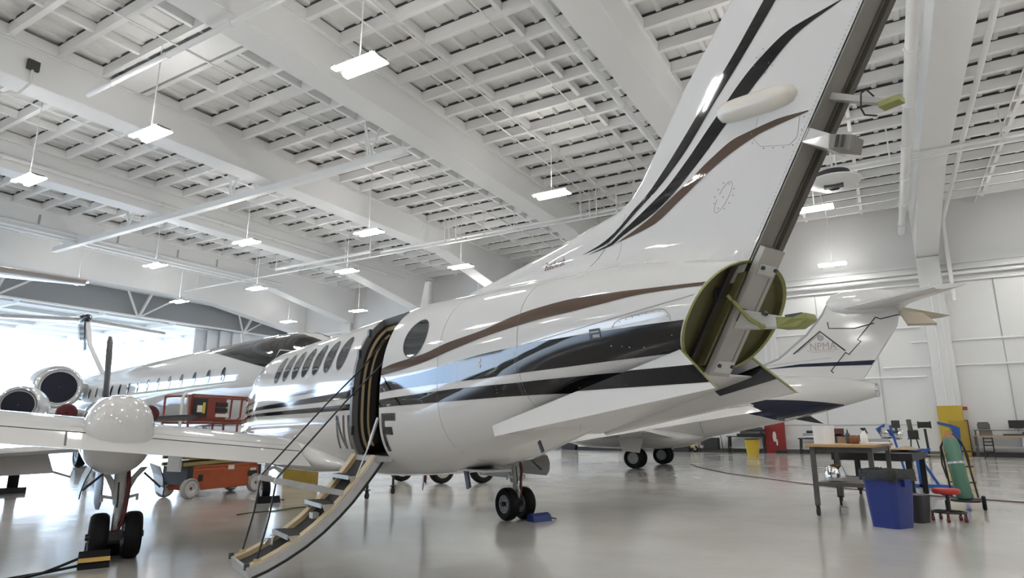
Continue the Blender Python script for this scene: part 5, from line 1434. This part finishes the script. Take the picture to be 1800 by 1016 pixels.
# bench right of the door with rolls
b3_ = steel_bench((BX, 3.65, 0), 2.1, 'low dark bench with white rolls right of the red column', BLKP, .85)
for z, dx, m_, lb in ((.95, 0, PAPER, 'white roll lying on the low bench'), (1.092, .1, GREYW, 'grey roll on top of the low bench'), (1.234, -.1, BLKP, 'thin black tube topmost on the low bench')):
    simple('material_roll', MB().cyl((0, -.75, 0), (0, .75, 0), .07, n=14), m_, lb, 'roll', loc=(BX, 3.6 + dx, z), smooth=40)
simple('door_stop_block', MB().box((0, 0, .09), (.4, .6, .18)), BLKP, 'small black block on the floor in front of the red column', 'block', loc=(BX, 5.65, 0))
# bench grinder on a pedestal, drill pedestal
pg = empty('pedestal_grinder', (37.4, -.9, 0), 0, 'dark pedestal tool with a tall cylinder behind the blue stand', 'machine')
obj('stand', MB().beam((0, .2, 0), (0, .12, .9), .06, .06).beam((0, -.25, 0), (0, -.12, .9), .06, .06).box((0, 0, .92), (.4, .5, .06)), BLKP, pg)
obj('motor', MB().box((0, 0, 1.15), (.4, .45, .4)), BLKP, pg, bevel=.05)
obj('cylinder', MB().cyl((0, .08, 1.3), (0, .12, 1.85), .11, n=16), mat('olive_grey', (.09, .085, .06), .5), pg, smooth=40)
bg = empty('bench_grinder', (39.6, -1.55, 0), 0, 'black bench grinder on a slim pedestal in front of the yellow column', 'machine')
obj('pedestal', MB().cyl((0, 0, .05), (0, .05, 1.4), .06, n=12).box((0, 0, .03), (.5, .5, .06)), BLKP, bg)
obj('grinder', MB().box((0, .05, 1.6), (.3, .5, .3)).cyl((0, -.25, 1.6), (0, -.18, 1.6), .18, n=16).cyl((0, .28, 1.6), (0, .35, 1.6), .18, n=16), BLKP, bg, smooth=40)
# red framed cabinet at the column
cab = empty('red_framed_cabinet', (WX - .45, -3.05, 0), pi / 2, 'red framed yellow wall station in front of the yellow column', 'cabinet')
obj('frame', MB().box((-.44, -.2, .92), (.07, .14, 1.85)).box((.40, -.2, .92), (.07, .14, 1.85)).box((0, -.2, 1.82), (.9, .14, .08)).box((0, -.2, .92), (.9, .14, .08)), mat('frame_maroon', (.16, .02, .015), .5), cab)
obj('back_board', MB().box((0, -.05, .92), (.84, .06, 1.8)), mat('board_ochre', (.36, .25, .03), .5), cab)
obj('sign', MB().box((0, -.30, 1.72), (.28, .02, .10)).box((-.32, -.30, 1.76), (.14, .02, .05)), LABELW, cab)
obj('gauge', MB().box((-.30, -.13, 1.4), (.16, .05, .34)), YBIN, cab)
obj('alarm_bell', MB().box((-.42, -.1, 2.45), (.20, .12, .18)), REDP, cab)
# computer bench
pcb = empty('computer_bench', (BX - .1, -5.4, 0), pi / 2, 'long wood-topped bench with computer at the right edge', 'bench')
obj('bench_top', MB().box((0, 0, 1.04), (3.6, .8, .05)), WOOD, pcb)
for x in (-1.7, 1.7):
    for y in (-.33, .33):
        obj('leg', MB().box((x, y, .52), (.07, .07, 1.0)), STEELG, pcb)
obj('shelf', MB().box((0, 0, .5), (3.5, .7, .04)), GREYW, pcb)
obj('riser_shelf', MB().box((.1, .2, 1.32), (3.3, .4, .03)).box((1.7, .2, 1.18), (.03, .4, .28)).box((-1.5, .2, 1.18), (.03, .4, .28)), DMETAL, pcb)
simple('monitor', MB().box((0, 0, .28), (.06, .72, .40)).box((0, 0, .05), (.2, .3, .03)), BLKP, 'black flat monitor on the computer bench', 'monitor', loc=(BX - .1, -5.5, 1.34))
simple('printer', MB().box((0, 0, .18), (.45, .50, .30)).box((.02, 0, .36), (.3, .44, .08)), STEELG, 'grey printer on the left end of the computer bench', 'printer', loc=(BX - .1, -4.1, 1.34), bevel=.03)
simple('label_printer', MB().box((0, 0, .12), (.35, .5, .24)), mat('beige_dark', (.25, .22, .18), .6), 'beige box under the printer on the bench', 'box', loc=(BX - .15, -4.15, 1.067))
simple('keyboard_tray', MB().box((0, 0, .04), (.4, .9, .08)).box((.05, -.5, .09), (.3, .3, .18)), DMETAL, 'dark equipment under the monitor on the bench', 'equipment', loc=(BX - .1, -5.3, 1.065))
simple('office_arm', MB().tube([(0, .3, .1), (0, 0, .35), (0, -.4, .15), (0, -.7, .3)], .06, 8), BLKP, 'black monitor arm curving right of the monitor', 'arm', loc=(BX - .1, -6.2, 1.3), smooth=50)
simple('white_carton', MB().box((0, 0, .2), (.5, .9, .4)), mat('carton_pale', (.55, .56, .60), .6), 'pale carton on the lower shelf of the computer bench', 'carton', loc=(BX - .1, -6.0, .522))
sl = empty('step_ladder', (38.5, -3.95, 0), pi / 2, 'black folding step stool leaning at the computer bench', 'ladder')
for x in (-.2, .2):
    obj('rail', MB().beam((x, -.05, 0), (x * .85, .12, 1.0), .05, .05), BLKP, sl)
for z in (.15, .32, .62, .78, .95):
    obj('step', MB().box((0, -.05 + .17 * z, z), (.38, .08, .05)), BLKP, sl)
simple('floor_case', MB().box((0, 0, .12), (.6, 1.6, .24)), BLKP, 'long black case on the floor below the computer bench', 'case', loc=(BX, -4.9, 0))
simple('floor_cart', MB().box((0, 0, .14), (.5, .9, .06)).box((0, 0, .05), (.4, .7, .08)), mat('dolly_tan', (.30, .27, .18), .6), 'flat tan dolly on the floor by the yellow column', 'dolly', loc=(38.2, -1.9, 0))
# dark shapes on the far floor at the left
simple('far_ground_unit', MB().box((0, 0, .35), (1.2, .8, .5)).box((-.2, 0, .7), (.5, .5, .3)), BLKP, 'dark ground power unit far behind the near wing at the left', 'equipment', loc=(14.6, 28.9, 0), bevel=.03)
simple('far_ground_unit', MB().box((0, 0, .3), (.9, .7, .4)).lathe([(.1, 0), (.3, .1), (.2, .3)], (0, 0, .5), (0, 0, 1), 12), DMETAL, 'second dark unit far behind the near wing beside the nacelle', 'equipment', loc=(14.1, 26.9, 0), bevel=.03)
# tall cable stand left of the red lift
